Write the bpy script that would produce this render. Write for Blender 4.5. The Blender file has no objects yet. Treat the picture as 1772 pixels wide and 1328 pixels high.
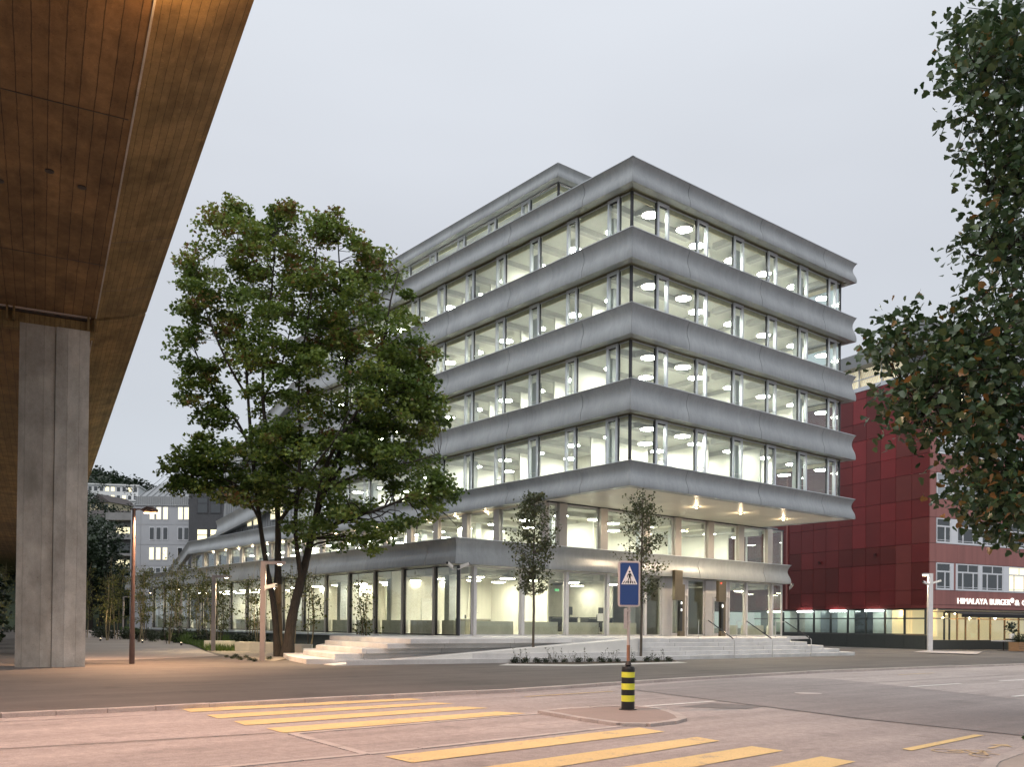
import bpy, bmesh, math, random
import numpy as np
from mathutils import Vector, Matrix

random.seed(7)
rng = np.random.default_rng(7)
scene = bpy.context.scene
COL = scene.collection
R = math.radians

# ------------------------------------------------------------------ camera
F_PX, CX, CY, PITCH, ROLL, EYE = 1561.49, 886.0, 1066.91, 0.0097, 0.0102, 1.6
_c, _s = math.cos(PITCH), math.sin(PITCH)
_r, _u, FWD = Vector((1, 0, 0)), Vector((0, -_s, _c)), Vector((0, _c, _s))
RIGHT = _r * math.cos(ROLL) + _u * math.sin(ROLL)
UP = _u * math.cos(ROLL) - _r * math.sin(ROLL)
cam_d = bpy.data.cameras.new('camera')
cam = bpy.data.objects.new('camera', cam_d)
COL.objects.link(cam)
cam.matrix_world = Matrix(((RIGHT.x, UP.x, -FWD.x, 0), (RIGHT.y, UP.y, -FWD.y, 0),
                           (RIGHT.z, UP.z, -FWD.z, EYE), (0, 0, 0, 1)))
cam_d.sensor_width = 36.0
cam_d.lens = F_PX / 1772.0 * 36.0
cam_d.shift_x = 0.0
cam_d.shift_y = (CY - 664.0) / 1772.0
cam_d.clip_start, cam_d.clip_end = 0.1, 3000
scene.camera = cam

# ------------------------------------------------------------------ world, sun, exposure
SUN_EL, SUN_AZ = R(52), R(200)          # sun behind the cloud, behind the camera
world = bpy.data.worlds.new('World')
scene.world = world
world.use_nodes = True
wn = world.node_tree
wn.nodes.clear()
def wnode(t, **k):
    n = wn.nodes.new(t)
    for a, b in k.items():
        setattr(n, a, b)
    return n
w_out = wnode('ShaderNodeOutputWorld')
w_add = wnode('ShaderNodeAddShader')
w_sky = wnode('ShaderNodeTexSky', sky_type='NISHITA', sun_disc=False)
w_sky.sun_elevation, w_sky.sun_rotation = SUN_EL, SUN_AZ
w_sky.dust_density, w_sky.air_density = 3.0, 1.0
w_bg1 = wnode('ShaderNodeBackground'); w_bg1.inputs[1].default_value = 0.05
w_hsv = wnode('ShaderNodeHueSaturation'); w_hsv.inputs['Saturation'].default_value = 0.2
w_hsv.inputs['Value'].default_value = 0.30
w_bg2 = wnode('ShaderNodeBackground'); w_bg2.inputs[1].default_value = 0.69
w_tc = wnode('ShaderNodeTexCoord')
w_sep = wnode('ShaderNodeSeparateXYZ')
w_ramp = wnode('ShaderNodeValToRGB')    # an overcast sky: brighter towards the zenith
cr = w_ramp.color_ramp
cr.elements[0].position, cr.elements[0].color = 0.0, (0.655, 0.738, 0.80, 1)
cr.elements[1].position, cr.elements[1].color = 1.0, (1.22, 1.28, 1.36, 1)
e = cr.elements.new(0.12); e.color = (0.70, 0.755, 0.825, 1)
e = cr.elements.new(0.38); e.color = (0.745, 0.785, 0.86, 1)
w_map = wnode('ShaderNodeMapping'); w_map.inputs['Scale'].default_value = (1.2, 1.2, 4.0)
w_noise = wnode('ShaderNodeTexNoise'); w_noise.inputs['Scale'].default_value = 1.6
w_noise.inputs['Detail'].default_value = 3.0
w_nr = wnode('ShaderNodeMapRange'); w_nr.inputs['To Min'].default_value = 0.90; w_nr.inputs['To Max'].default_value = 1.10
w_mul = wnode('ShaderNodeMix', data_type='RGBA', blend_type='MULTIPLY'); w_mul.inputs['Factor'].default_value = 1.0
L = wn.links.new
L(w_tc.outputs['Generated'], w_sep.inputs[0]); L(w_sep.outputs['Z'], w_ramp.inputs[0])
L(w_tc.outputs['Generated'], w_map.inputs[0]); L(w_map.outputs[0], w_noise.inputs['Vector'])
L(w_noise.outputs['Fac'], w_nr.inputs['Value'])
L(w_ramp.outputs[0], w_mul.inputs['A']); L(w_nr.outputs[0], w_mul.inputs['B'])
L(w_mul.outputs['Result'], w_bg2.inputs[0])
L(w_sky.outputs[0], w_hsv.inputs['Color']); L(w_hsv.outputs[0], w_bg1.inputs[0])
L(w_bg1.outputs[0], w_add.inputs[0]); L(w_bg2.outputs[0], w_add.inputs[1]); L(w_add.outputs[0], w_out.inputs[0])

sun_d = bpy.data.lights.new('sun', 'SUN')
sun_d.energy, sun_d.angle, sun_d.color = 1.5, R(60), (1.0, 0.96, 0.9)
sun = bpy.data.objects.new('sun', sun_d)
COL.objects.link(sun)
sun_dir = Vector((math.sin(SUN_AZ) * math.cos(SUN_EL), math.cos(SUN_AZ) * math.cos(SUN_EL), math.sin(SUN_EL)))
sun.rotation_euler = sun_dir.to_track_quat('Z', 'Y').to_euler()
sun.location = (0, 0, 60)

vs = scene.view_settings
scene.display_settings.display_device = 'sRGB'
vs.view_transform, vs.look, vs.exposure, vs.gamma, vs.use_curve_mapping = 'Standard', 'None', 0.2, 1.0, False
cy = scene.cycles
cy.use_denoising = True
try:
    cy.denoiser = 'OPENIMAGEDENOISE'
except Exception:
    pass
cy.max_bounces, cy.diffuse_bounces, cy.glossy_bounces, cy.transparent_max_bounces, cy.transmission_bounces = 7, 4, 3, 16, 4
cy.sample_clamp_indirect, cy.sample_clamp_direct = 6.0, 0.0
cy.caustics_reflective = cy.caustics_refractive = False
cy.use_light_tree = True

# ------------------------------------------------------------------ helpers
def at(px, py, Y):
    """world point at distance Y seen at pixel (px, py) of the 1772 x 1328 photograph"""
    d = FWD + RIGHT * ((px - CX) / F_PX) - UP * ((py - CY) / F_PX)
    return Vector((0, 0, EYE)) + d * (Y / d.y)
def gnd(px, py, z=0.0):
    d = FWD + RIGHT * ((px - CX) / F_PX) - UP * ((py - CY) / F_PX)
    return Vector((0, 0, EYE)) + d * ((z - EYE) / d.z)

class MB:
    def __init__(s):
        s.v, s.f, s.m = [], [], []
    def add(s, vs, fs, mi=0):
        k = len(s.v)
        s.v += [tuple(p) for p in vs]
        s.f += [tuple(k + i for i in f) for f in fs]
        s.m += [mi] * len(fs)
        return s
    def box(s, x0, x1, y0, y1, z0, z1, mi=0):
        if x0 > x1: x0, x1 = x1, x0
        if y0 > y1: y0, y1 = y1, y0
        return s.add([(x0, y0, z0), (x1, y0, z0), (x1, y1, z0), (x0, y1, z0), (x0, y0, z1), (x1, y0, z1), (x1, y1, z1), (x0, y1, z1)],
                     [(0, 3, 2, 1), (4, 5, 6, 7), (0, 1, 5, 4), (1, 2, 6, 5), (2, 3, 7, 6), (3, 0, 4, 7)], mi)
    def poly(s, pts, mi=0):
        return s.add(pts, [tuple(range(len(pts)))], mi)
    def prism(s, pts, z0, z1, mi=0):
        a = sum(pts[i][0] * pts[(i + 1) % len(pts)][1] - pts[(i + 1) % len(pts)][0] * pts[i][1] for i in range(len(pts)))
        if a < 0: pts = pts[::-1]
        n = len(pts)
        vs = [(p[0], p[1], z0) for p in pts] + [(p[0], p[1], z1) for p in pts]
        fs = [tuple(range(n - 1, -1, -1)), tuple(range(n, 2 * n))]
        fs += [(i, (i + 1) % n, n + (i + 1) % n, n + i) for i in range(n)]
        return s.add(vs, fs, mi)
    def path(s, pts, rad, n=8, mi=0, cap=True):
        pts = [Vector(p) for p in pts]
        if not hasattr(rad, '__len__'): rad = [rad] * len(pts)
        vs, fs = [], []
        ref = None
        for i, p in enumerate(pts):
            d = (pts[min(i + 1, len(pts) - 1)] - pts[max(i - 1, 0)]).normalized()
            if ref is None:
                ref = Vector((0, 0, 1)) if abs(d.z) < 0.9 else Vector((1, 0, 0))
            a = d.cross(ref).normalized(); b = a.cross(d).normalized(); ref = b
            for k in range(n):
                t = 2 * math.pi * (k + .5) / n
                vs.append(p + (a * math.cos(t) + b * math.sin(t)) * rad[i])
        for i in range(len(pts) - 1):
            for k in range(n):
                fs.append((i * n + k, i * n + (k + 1) % n, (i + 1) * n + (k + 1) % n, (i + 1) * n + k))
        if cap:
            fs.append(tuple(range(n - 1, -1, -1))); fs.append(tuple((len(pts) - 1) * n + k for k in range(n)))
        return s.add(vs, fs, mi)
    def tube(s, p0, p1, r0, r1=None, n=8, mi=0):
        return s.path([p0, p1], [r0, r0 if r1 is None else r1], n, mi)
    def lathe(s, prof, n=12, c=(0, 0, 0), mi=0):
        vs, fs = [], []
        for r, z in prof:
            for k in range(n):
                t = 2 * math.pi * k / n
                vs.append((c[0] + r * math.cos(t), c[1] + r * math.sin(t), c[2] + z))
        for i in range(len(prof) - 1):
            for k in range(n):
                fs.append((i * n + k, i * n + (k + 1) % n, (i + 1) * n + (k + 1) % n, (i + 1) * n + k))
        fs.append(tuple(range(n - 1, -1, -1))); fs.append(tuple((len(prof) - 1) * n + k for k in range(n)))
        return s.add(vs, fs, mi)
    def mesh(s, name, mats, smooth=False):
        me = bpy.data.meshes.new(name)
        me.from_pydata(s.v, [], s.f)
        for m in (mats if isinstance(mats, (list, tuple)) else [mats]):
            me.materials.append(m)
        me.polygons.foreach_set('material_index', s.m)
        if smooth:
            me.polygons.foreach_set('use_smooth', [True] * len(s.f))
        me.update()
        if smooth: me.set_sharp_from_angle(angle=R(50))
        return me
    def obj(s, name, mats, parent=None, smooth=False, loc=None, rot=None):
        return link(name, s.mesh(name, mats, smooth), parent, loc, rot)

def link(name, data, parent=None, loc=None, rot=None):
    o = bpy.data.objects.new(name, data)
    COL.objects.link(o)
    if parent is not None: o.parent = parent
    if loc is not None: o.location = loc
    if rot is not None: o.rotation_euler = rot
    return o
def bevel(o, w, seg=2):
    m = o.modifiers.new('bevel', 'BEVEL'); m.width, m.segments, m.limit_method = w, seg, 'ANGLE'
    return o
def tag(o, label=None, cat=None, group=None, kind=None):
    if label: o['label'] = label
    if cat: o['category'] = cat
    if group: o['group'] = group
    if kind: o['kind'] = kind
    return o
def thing(name, label, cat, loc=(0, 0, 0), rz=0.0, group=None):
    o = link(name, None, None, loc, (0, 0, rz))
    o.empty_display_size = 0.3
    return tag(o, label, cat, group)
KIDS = {}
def dup(root, loc, rz=None, label=None, group=None, scale=None):
    r = root.copy(); COL.objects.link(r); r.location = loc
    if rz is not None: r.rotation_euler = (0, 0, rz)
    if scale: r.scale = (scale, scale, scale)
    if label: r['label'] = label
    if group: r['group'] = group
    for ch in root.children:
        c = ch.copy(); COL.objects.link(c); c.parent = r
        for g in ch.children:
            d = g.copy(); COL.objects.link(d); d.parent = c
    return r

# ------------------------------------------------------------------ materials
def new_mat(name):
    m = bpy.data.materials.new(name); m.use_nodes = True
    nt = m.node_tree
    return m, nt, nt.nodes['Principled BSDF'], nt.links.new
def noise(nt, scale, detail=5, stretch=None, coord='Object', rough=0.55):
    tc = nt.nodes.new('ShaderNodeTexCoord')
    n = nt.nodes.new('ShaderNodeTexNoise')
    n.inputs['Scale'].default_value = scale; n.inputs['Detail'].default_value = detail; n.inputs['Roughness'].default_value = rough
    if stretch:
        mp = nt.nodes.new('ShaderNodeMapping'); mp.inputs['Scale'].default_value = stretch
        nt.links.new(tc.outputs[coord], mp.inputs[0]); nt.links.new(mp.outputs[0], n.inputs['Vector'])
    else:
        nt.links.new(tc.outputs[coord], n.inputs['Vector'])
    return n.outputs['Fac']
def ramp(nt, src, stops):
    r = nt.nodes.new('ShaderNodeValToRGB')
    el = r.color_ramp.elements
    while len(el) < len(stops): el.new(0.5)
    for e_, (p, c) in zip(el, stops):
        e_.position = p; e_.color = c if len(c) == 4 else (*c, 1)
    nt.links.new(src, r.inputs[0])
    return r.outputs[0]
def mix(nt, a, b, fac, mode='MULTIPLY'):
    m = nt.nodes.new('ShaderNodeMix'); m.data_type = 'RGBA'; m.blend_type = mode
    for s_, v in ((m.inputs['A'], a), (m.inputs['B'], b), (m.inputs['Factor'], fac)):
        if isinstance(v, (int, float)): s_.default_value = v
        elif isinstance(v, tuple): s_.default_value = (*v, 1) if len(v) == 3 else v
        else: nt.links.new(v, s_)
    return m.outputs['Result']
def bump(nt, bs, src, strength, dist=0.01):
    b = nt.nodes.new('ShaderNodeBump'); b.inputs['Strength'].default_value = strength; b.inputs['Distance'].default_value = dist
    nt.links.new(src, b.inputs['Height']); nt.links.new(b.outputs[0], bs.inputs['Normal'])
def rand_tone(nt, col, amt):
    oi = nt.nodes.new('ShaderNodeObjectInfo')
    lo = 1 - amt; hi = 1 + amt
    return mix(nt, col, ramp(nt, oi.outputs['Random'], [(0, (lo, lo, lo)), (1, (hi, hi, hi))]), 1.0)
def pm(name, color, rough=0.6, metal=0.0, var=0.15, scale=4.0, fine=60.0, fine_amt=0.1, bmp=0.1, stretch=None, tone=0.0, spec=0.5, coat=0.0):
    """a surface with broad mottling, fine grain and a little relief"""
    m, nt, bs, ln = new_mat(name)
    lo, hi = [c * (1 - var) for c in color], [min(1, c * (1 + var)) for c in color]
    n1 = noise(nt, scale, 6, stretch)
    col = ramp(nt, n1, [(0.3, tuple(lo)), (0.7, tuple(hi))])
    n2 = noise(nt, fine, 3)
    if fine_amt:
        col = mix(nt, col, ramp(nt, n2, [(0.25, (1 - fine_amt,) * 3), (0.75, (1 + fine_amt,) * 3)]), 1.0)
    if tone: col = rand_tone(nt, col, tone)
    ln(col, bs.inputs['Base Color'])
    bs.inputs['Roughness'].default_value = rough; bs.inputs['Metallic'].default_value = metal
    bs.inputs['Specular IOR Level'].default_value = spec
    if coat: bs.inputs['Coat Weight'].default_value = coat; bs.inputs['Coat Roughness'].default_value = 0.1
    if bmp: bump(nt, bs, n2, bmp)
    return m
def emit(name, color, strength):
    m, nt, bs, ln = new_mat(name)
    bs.inputs['Base Color'].default_value = (*color, 1)
    bs.inputs['Emission Color'].default_value = (*color, 1); bs.inputs['Emission Strength'].default_value = strength
    return m
def glass(name, tint=(0.93, 0.97, 0.95), refl=1.0):
    """a thin pane: see-through with a Fresnel reflection"""
    m, nt, bs, ln = new_mat(name)
    nt.nodes.remove(bs)
    out = nt.nodes['Material Output']
    tr = nt.nodes.new('ShaderNodeBsdfTransparent'); tr.inputs[0].default_value = (*tint, 1)
    gl = nt.nodes.new('ShaderNodeBsdfGlossy'); gl.inputs['Roughness'].default_value = 0.02
    gl.inputs['Color'].default_value = (refl, refl, refl, 1)
    fr = nt.nodes.new('ShaderNodeFresnel')
    ge = nt.nodes.new('ShaderNodeNewGeometry'); mr = nt.nodes.new('ShaderNodeMapRange')
    mr.inputs['To Min'].default_value = 1.5; mr.inputs['To Max'].default_value = 1 / 1.5
    ln(ge.outputs['Backfacing'], mr.inputs['Value']); ln(mr.outputs[0], fr.inputs[0])
    ms = nt.nodes.new('ShaderNodeMixShader')
    ln(fr.outputs[0], ms.inputs[0]); ln(tr.outputs[0], ms.inputs[1]); ln(gl.outputs[0], ms.inputs[2]); ln(ms.outputs[0], out.inputs[0])
    return m

def mat_band():
    m, nt, bs, ln = new_mat('cast_concrete_band')
    a = ramp(nt, noise(nt, 0.55, 6), [(0.25, (0.225, 0.242, 0.254)), (0.75, (0.315, 0.333, 0.345))])
    st = ramp(nt, noise(nt, 1.0, 6, (5.5, 5.5, 0.12), rough=0.65), [(0.3, (0.74, 0.74, 0.74)), (0.6, (1.04, 1.04, 1.04))])
    col = mix(nt, a, st, 0.5)
    dk = ramp(nt, noise(nt, 1.7, 5, (1.4, 1.4, 0.5), rough=0.7), [(0.55, (1, 1, 1)), (0.72, (0.72, 0.72, 0.70))])
    col = mix(nt, col, dk, 0.32)
    fn = noise(nt, 30, 4)
    col = mix(nt, col, ramp(nt, fn, [(0.3, (0.93, 0.93, 0.93)), (0.7, (1.05, 1.05, 1.05))]), 1.0)
    col = rand_tone(nt, col, 0.045)
    ln(col, bs.inputs['Base Color'])
    bs.inputs['Roughness'].default_value = 0.34
    bs.inputs['Specular IOR Level'].default_value = 0.55
    bump(nt, bs, fn, 0.06)
    return m
def mat_boards(name, c_lo, c_hi, width, axis='X', joint=0.45, rough=0.8, vary=0.16, stain=0.35):
    """board-marked concrete: the print of each shuttering board, its seams, stains and pores"""
    m, nt, bs, ln = new_mat(name)
    tc = nt.nodes.new('ShaderNodeTexCoord'); sp = nt.nodes.new('ShaderNodeSeparateXYZ')
    ln(tc.outputs['Object'], sp.inputs[0])
    def math_(op, a, b=None):
        n = nt.nodes.new('ShaderNodeMath'); n.operation = op
        for i, v in enumerate((a, b)):
            if v is None: continue
            if isinstance(v, (int, float)): n.inputs[i].default_value = v
            else: ln(v, n.inputs[i])
        return n.outputs[0]
    wob = math_('MULTIPLY', math_('SUBTRACT', noise(nt, 1.2, 3), 0.5), 0.05)
    q = math_('DIVIDE', math_('ADD', sp.outputs[axis], wob), width)
    fl = math_('FLOOR', q); fr = math_('SUBTRACT', q, fl)
    wnz = nt.nodes.new('ShaderNodeTexWhiteNoise'); wnz.noise_dimensions = '1D'; ln(fl, wnz.inputs['W'])
    base = ramp(nt, noise(nt, 0.7, 7, rough=0.65), [(0.28, c_lo), (0.72, c_hi)])
    tone = ramp(nt, wnz.outputs['Value'], [(0, (1 - vary,) * 3), (1, (1 + vary,) * 3)])
    col = mix(nt, base, tone, 1.0)
    edge = math_('ABSOLUTE', math_('SUBTRACT', fr, 0.5))
    br = noise(nt, 5, 4)
    seam = math_('MULTIPLY', math_('GREATER_THAN', math_('ADD', edge, math_('MULTIPLY', math_('SUBTRACT', br, 0.5), 0.05)), 0.468), 1.0)
    col = mix(nt, col, mix(nt, (1, 1, 1), (joint,) * 3, seam, 'MIX'), 1.0)
    pores = noise(nt, 14, 3, rough=0.7)
    col = mix(nt, col, ramp(nt, pores, [(0.28, (0.45,) * 3), (0.36, (1, 1, 1))]), 0.8)
    st = ramp(nt, noise(nt, 2.2, 6, (1, 1, 0.3), rough=0.7), [(0.35, (0.7, 0.69, 0.66)), (0.62, (1.06, 1.06, 1.06))])
    col = mix(nt, col, st, 0.6)
    st2 = ramp(nt, noise(nt, 0.9, 8, (1.6, .55, 1.0), rough=0.72), [(0.33, (0.55, 0.53, 0.50)), (0.52, (1.0, 1.0, 1.0)), (0.72, (1.22, 1.20, 1.14))])
    col = mix(nt, col, st2, stain)
    fl_ = ramp(nt, noise(nt, 8, 5, (1.0, .5, 1.0), rough=0.75), [(0.60, (1, 1, 1)), (0.70, (1.45, 1.4, 1.3))])
    col = mix(nt, col, fl_, stain)
    gr = noise(nt, 45, 3)
    col = mix(nt, col, ramp(nt, gr, [(0.3, (0.88,) * 3), (0.7, (1.1,) * 3)]), 1.0)
    ln(col, bs.inputs['Base Color'])
    bs.inputs['Roughness'].default_value = rough
    h = math_('SUBTRACT', math_('MULTIPLY', gr, 0.5), math_('MULTIPLY', seam, 1.0))
    bump(nt, bs, h, 0.5, 0.012)
    return m
def mat_asphalt(name, c1, c2, speck=0.16, broad=0.18, rough=0.82):
    m, nt, bs, ln = new_mat(name)
    base = ramp(nt, noise(nt, 0.23, 7, rough=0.6), [(0.3, c1), (0.7, c2)])
    tc = nt.nodes.new('ShaderNodeTexCoord'); m1 = nt.nodes.new('ShaderNodeMapping'); m1.inputs['Rotation'].default_value = (0, 0, -R(40))
    m2 = nt.nodes.new('ShaderNodeMapping'); m2.inputs['Scale'].default_value = (0.10, 1.15, 1)
    nz = nt.nodes.new('ShaderNodeTexNoise'); nz.inputs['Scale'].default_value = 0.9; nz.inputs['Detail'].default_value = 7; nz.inputs['Roughness'].default_value = 0.62
    ln(tc.outputs['Object'], m1.inputs[0]); ln(m1.outputs[0], m2.inputs[0]); ln(m2.outputs[0], nz.inputs['Vector'])
    st = ramp(nt, nz.outputs['Fac'], [(0.34, (1 - broad,) * 3), (0.66, (1 + broad,) * 3)])
    col = mix(nt, base, st, 1.0)
    sp_ = ramp(nt, noise(nt, 0.8, 8, rough=0.7), [(0.30, (1 - broad * 1.7,) * 3), (0.44, (1, 1, 1))])
    col = mix(nt, col, sp_, 1.0)
    g = noise(nt, 55, 4, rough=0.7)
    col = mix(nt, col, ramp(nt, g, [(0.25, (1 - speck * 1.6,) * 3), (0.75, (1 + speck * 1.6,) * 3)]), 1.0)
    g2 = noise(nt, 9, 4, rough=0.7)
    col = mix(nt, col, ramp(nt, g2, [(0.3, (1 - speck,) * 3), (0.7, (1 + speck,) * 3)]), 0.8)
    ln(col, bs.inputs['Base Color'])
    ln(ramp(nt, g2, [(0.2, (rough - .12,) * 3), (0.8, (rough + .1,) * 3)]), bs.inputs['Roughness'])
    bump(nt, bs, g, 0.35, 0.006)
    return m
def mat_leaf(name, stops, rough=0.5, trans=0.25):
    """leaf colours differ leaf by leaf (an attribute), with a little light let through"""
    m, nt, bs, ln = new_mat(name)
    at_ = nt.nodes.new('ShaderNodeAttribute'); at_.attribute_name = 'tone'
    col = ramp(nt, at_.outputs['Fac'], stops)
    ln(col, bs.inputs['Base Color'])
    bs.inputs['Roughness'].default_value = rough
    out = nt.nodes['Material Output']
    tl = nt.nodes.new('ShaderNodeBsdfTranslucent'); ln(col, tl.inputs[0])
    ms = nt.nodes.new('ShaderNodeMixShader'); ms.inputs[0].default_value = trans
    ln(bs.outputs[0], ms.inputs[1]); ln(tl.outputs[0], ms.inputs[2]); ln(ms.outputs[0], out.inputs[0])
    return m
def mat_bark(name, c1, c2):
    m, nt, bs, ln = new_mat(name)
    n1 = noise(nt, 6, 6, (3, 3, 0.5), rough=0.7)
    ln(ramp(nt, n1, [(0.3, c1), (0.7, c2)]), bs.inputs['Base Color'])
    bs.inputs['Roughness'].default_value = 0.9
    bump(nt, bs, n1, 0.8, 0.03)
    return m

M = {}
M['band'] = mat_band()
M['coping'] = pm('coping_metal', (0.62, 0.65, 0.68), 0.35, 0.6, 0.08, 2, 40, 0.05, 0.02)
M['soffit'] = pm('soffit_panel', (0.66, 0.62, 0.53), 0.42, 0.0, 0.06, 0.8, 30, 0.03, 0.02, tone=0.05, spec=0.35)
M['joint'] = pm('dark_joint', (0.02, 0.02, 0.02), 0.7)
M['olive'] = pm('blind_box', (0.20, 0.19, 0.13), 0.5, 0.2)
M['beige'] = pm('blind_fabric', (0.62, 0.56, 0.40), 0.7)
M['alu'] = pm('window_aluminium', (0.58, 0.61, 0.66), 0.35, 0.25, 0.06, 2, 50, 0.04, 0.02)
M['alu_light'] = pm('pale_aluminium', (0.62, 0.60, 0.60), 0.4, 0.25, 0.05, 2, 50, 0.03, 0.02)
M['gunmetal'] = pm('dark_window_profile', (0.05, 0.05, 0.055), 0.35, 0.5)
M['pilaster'] = pm('pilaster_metal', (0.40, 0.37, 0.34), 0.35, 0.4, 0.08, 1.0, 40, 0.04, 0.02)
M['glass'] = glass('window_glass')
M['glass_green'] = glass('shopfront_glass', (0.95, 0.965, 0.92))
M['white_wall'] = pm('white_plaster', (0.80, 0.79, 0.72), 0.8, 0, 0.03, 1, 30, 0.02, 0.03)
M['timber_white'] = pm('pale_wall_boards', (0.78, 0.76, 0.66), 0.75, 0, 0.05, 1.4, 30, 0.02, 0.02, (4, 4, 0.2))
M['ceiling'] = pm('ceiling_plaster', (0.78, 0.78, 0.73), 0.85, 0, 0.04)
M['beam'] = pm('ceiling_raft', (0.50, 0.50, 0.48), 0.7, 0, 0.06)
M['floor'] = pm('screed_floor', (0.58, 0.56, 0.51), 0.4, 0, 0.06)
M['column'] = pm('column_concrete', (0.40, 0.42, 0.42), 0.6, 0, 0.08, 1.5)
M['low_wall'] = pm('sill_concrete', (0.50, 0.49, 0.42), 0.7, 0, 0.14, 1.6, 30, 0.08, 0.1)
M['lamp'] = emit('lamp_diffuser', (1.0, 0.96, 0.86), 60.0)
M['lamp_g'] = emit('lamp_diffuser_warm', (1.0, 0.95, 0.81), 52.0)
M['warm'] = emit('warm_spot_lens', (1.0, 0.78, 0.48), 30.0)
M['warm_small'] = emit('garden_lamp_lens', (1.0, 0.82, 0.55), 25.0)
M['sodium'] = emit('sodium_lens', (1.0, 0.52, 0.25), 18.0)
M['tube'] = emit('fluorescent_tube', (0.95, 1.0, 0.97), 24.0)
M['step'] = pm('step_stone', (0.54, 0.525, 0.51), 0.75, 0, 0.12, 1.2, 25, 0.10, 0.15, tone=0.05)
M['ramp'] = pm('ramp_concrete', (0.66, 0.64, 0.60), 0.75, 0, 0.06, 1.2, 40, 0.06, 0.1)
M['base_wall'] = pm('base_concrete', (0.13, 0.14, 0.125), 0.75, 0, 0.2, 1.2, 25, 0.1, 0.1)
M['block'] = pm('seat_block_concrete', (0.62, 0.58, 0.48), 0.75, 0, 0.08, 2, 30, 0.08, 0.1, tone=0.05)
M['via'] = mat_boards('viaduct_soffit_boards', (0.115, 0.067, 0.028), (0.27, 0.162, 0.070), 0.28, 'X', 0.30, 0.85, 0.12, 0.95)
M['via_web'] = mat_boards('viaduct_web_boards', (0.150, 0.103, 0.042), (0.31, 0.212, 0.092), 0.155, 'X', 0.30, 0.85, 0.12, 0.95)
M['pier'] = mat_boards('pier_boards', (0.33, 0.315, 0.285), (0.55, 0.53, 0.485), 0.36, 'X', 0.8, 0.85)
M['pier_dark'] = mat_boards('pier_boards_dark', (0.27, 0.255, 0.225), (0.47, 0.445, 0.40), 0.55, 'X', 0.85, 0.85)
M['steel_dark'] = pm('dark_steel', (0.06, 0.05, 0.045), 0.5, 0.6)
M['road'] = mat_asphalt('road_asphalt', (0.31, 0.262, 0.243), (0.37, 0.314, 0.292), 0.26, 0.17)
M['patch'] = mat_asphalt('road_patch_asphalt', (0.225, 0.195, 0.185), (0.28, 0.24, 0.228), 0.22, 0.14)
M['patch_dark'] = mat_asphalt('dark_patch_asphalt', (0.14, 0.125, 0.12), (0.20, 0.175, 0.165), 0.14, 0.12)
M['walk'] = mat_asphalt('pavement_asphalt', (0.080, 0.070, 0.062), (0.135, 0.116, 0.102), 0.24, 0.20)
M['path'] = mat_asphalt('path_surface', (0.32, 0.27, 0.235), (0.40, 0.335, 0.29), 0.10, 0.08)
M['ground'] = mat_asphalt('far_ground', (0.10, 0.10, 0.09), (0.15, 0.145, 0.13))
M['yellow'] = pm('yellow_road_paint', (0.70, 0.51, 0.235), 0.7, 0, 0.10, 3, 38, 0.16, 0.2)
def worn(name, c, under, amt=.47):
    m, nt, bs, ln = new_mat(name)
    n1 = noise(nt, 1.1, 8, rough=0.72); n2 = noise(nt, 42, 3, rough=.7)
    col = ramp(nt, n1, [(0.3, tuple(x * .90 for x in c)), (0.7, tuple(min(1, x * 1.06) for x in c))])
    col = mix(nt, col, ramp(nt, n2, [(0.25, (.80,) * 3), (0.75, (1.16,) * 3)]), 1.0)
    mm = nt.nodes.new('ShaderNodeMath'); mm.operation = 'ADD'; ln(noise(nt, 2.3, 9, rough=.78), mm.inputs[0])
    m5 = nt.nodes.new('ShaderNodeMath'); m5.operation = 'MULTIPLY'; ln(n2, m5.inputs[0]); m5.inputs[1].default_value = .22; ln(m5.outputs[0], mm.inputs[1])
    fac = ramp(nt, mm.outputs[0], [(amt, (1, 1, 1)), (amt + .08, (0, 0, 0))])
    col = mix(nt, col, under, fac, 'MIX')
    ln(col, bs.inputs['Base Color']); bs.inputs['Roughness'].default_value = .75
    bump(nt, bs, n2, .25, .006)
    return m
M['yellow'] = worn('yellow_road_paint', (0.70, 0.51, 0.235), (0.36, 0.28, 0.22), .46)
M['white_paint'] = pm('white_road_paint', (0.70, 0.66, 0.62), 0.7, 0, 0.08, 3, 40, 0.1, 0.2)
M['faded'] = pm('faded_yellow_paint', (0.52, 0.38, 0.22), 0.7, 0, 0.12, 3, 38, 0.16, 0.2)
M['granite'] = pm('kerb_granite', (0.42, 0.36, 0.33), 0.75, 0, 0.12, 3, 50, 0.18, 0.2, tone=0.08)
M['island'] = mat_asphalt('island_paving', (0.26, 0.20, 0.175), (0.31, 0.24, 0.21), 0.12, 0.06)
M['strip'] = pm('concrete_strip', (0.44, 0.38, 0.35), 0.8, 0, 0.08, 3, 50, 0.1, 0.1, tone=0.05)
M['black'] = pm('black_paint', (0.012, 0.012, 0.012), 0.35, 0, 0.1, 3, 40, 0.1, 0.05)
M['reflex'] = pm('yellow_reflective_foil', (0.72, 0.72, 0.06), 0.3, 0, 0.06, 6, 60, 0.05, 0.02)
M['galv'] = pm('galvanised_steel', (0.50, 0.44, 0.41), 0.5, 0.4, 0.12, 3, 40, 0.08, 0.05)
M['rust'] = pm('rusty_steel', (0.30, 0.15, 0.09), 0.75, 0.2, 0.3, 5, 40, 0.15, 0.1)
M['sign_blue'] = pm('sign_blue', (0.022, 0.06, 0.21), 0.35, 0, 0.04, 2, 40, 0.02, 0.0)
M['sign_white'] = pm('sign_white', (0.85, 0.82, 0.80), 0.35, 0, 0.02, 2, 40, 0.02, 0.0)
M['sign_rim'] = pm('sign_rim', (0.62, 0.52, 0.48), 0.4, 0.2, 0.05)
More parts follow.
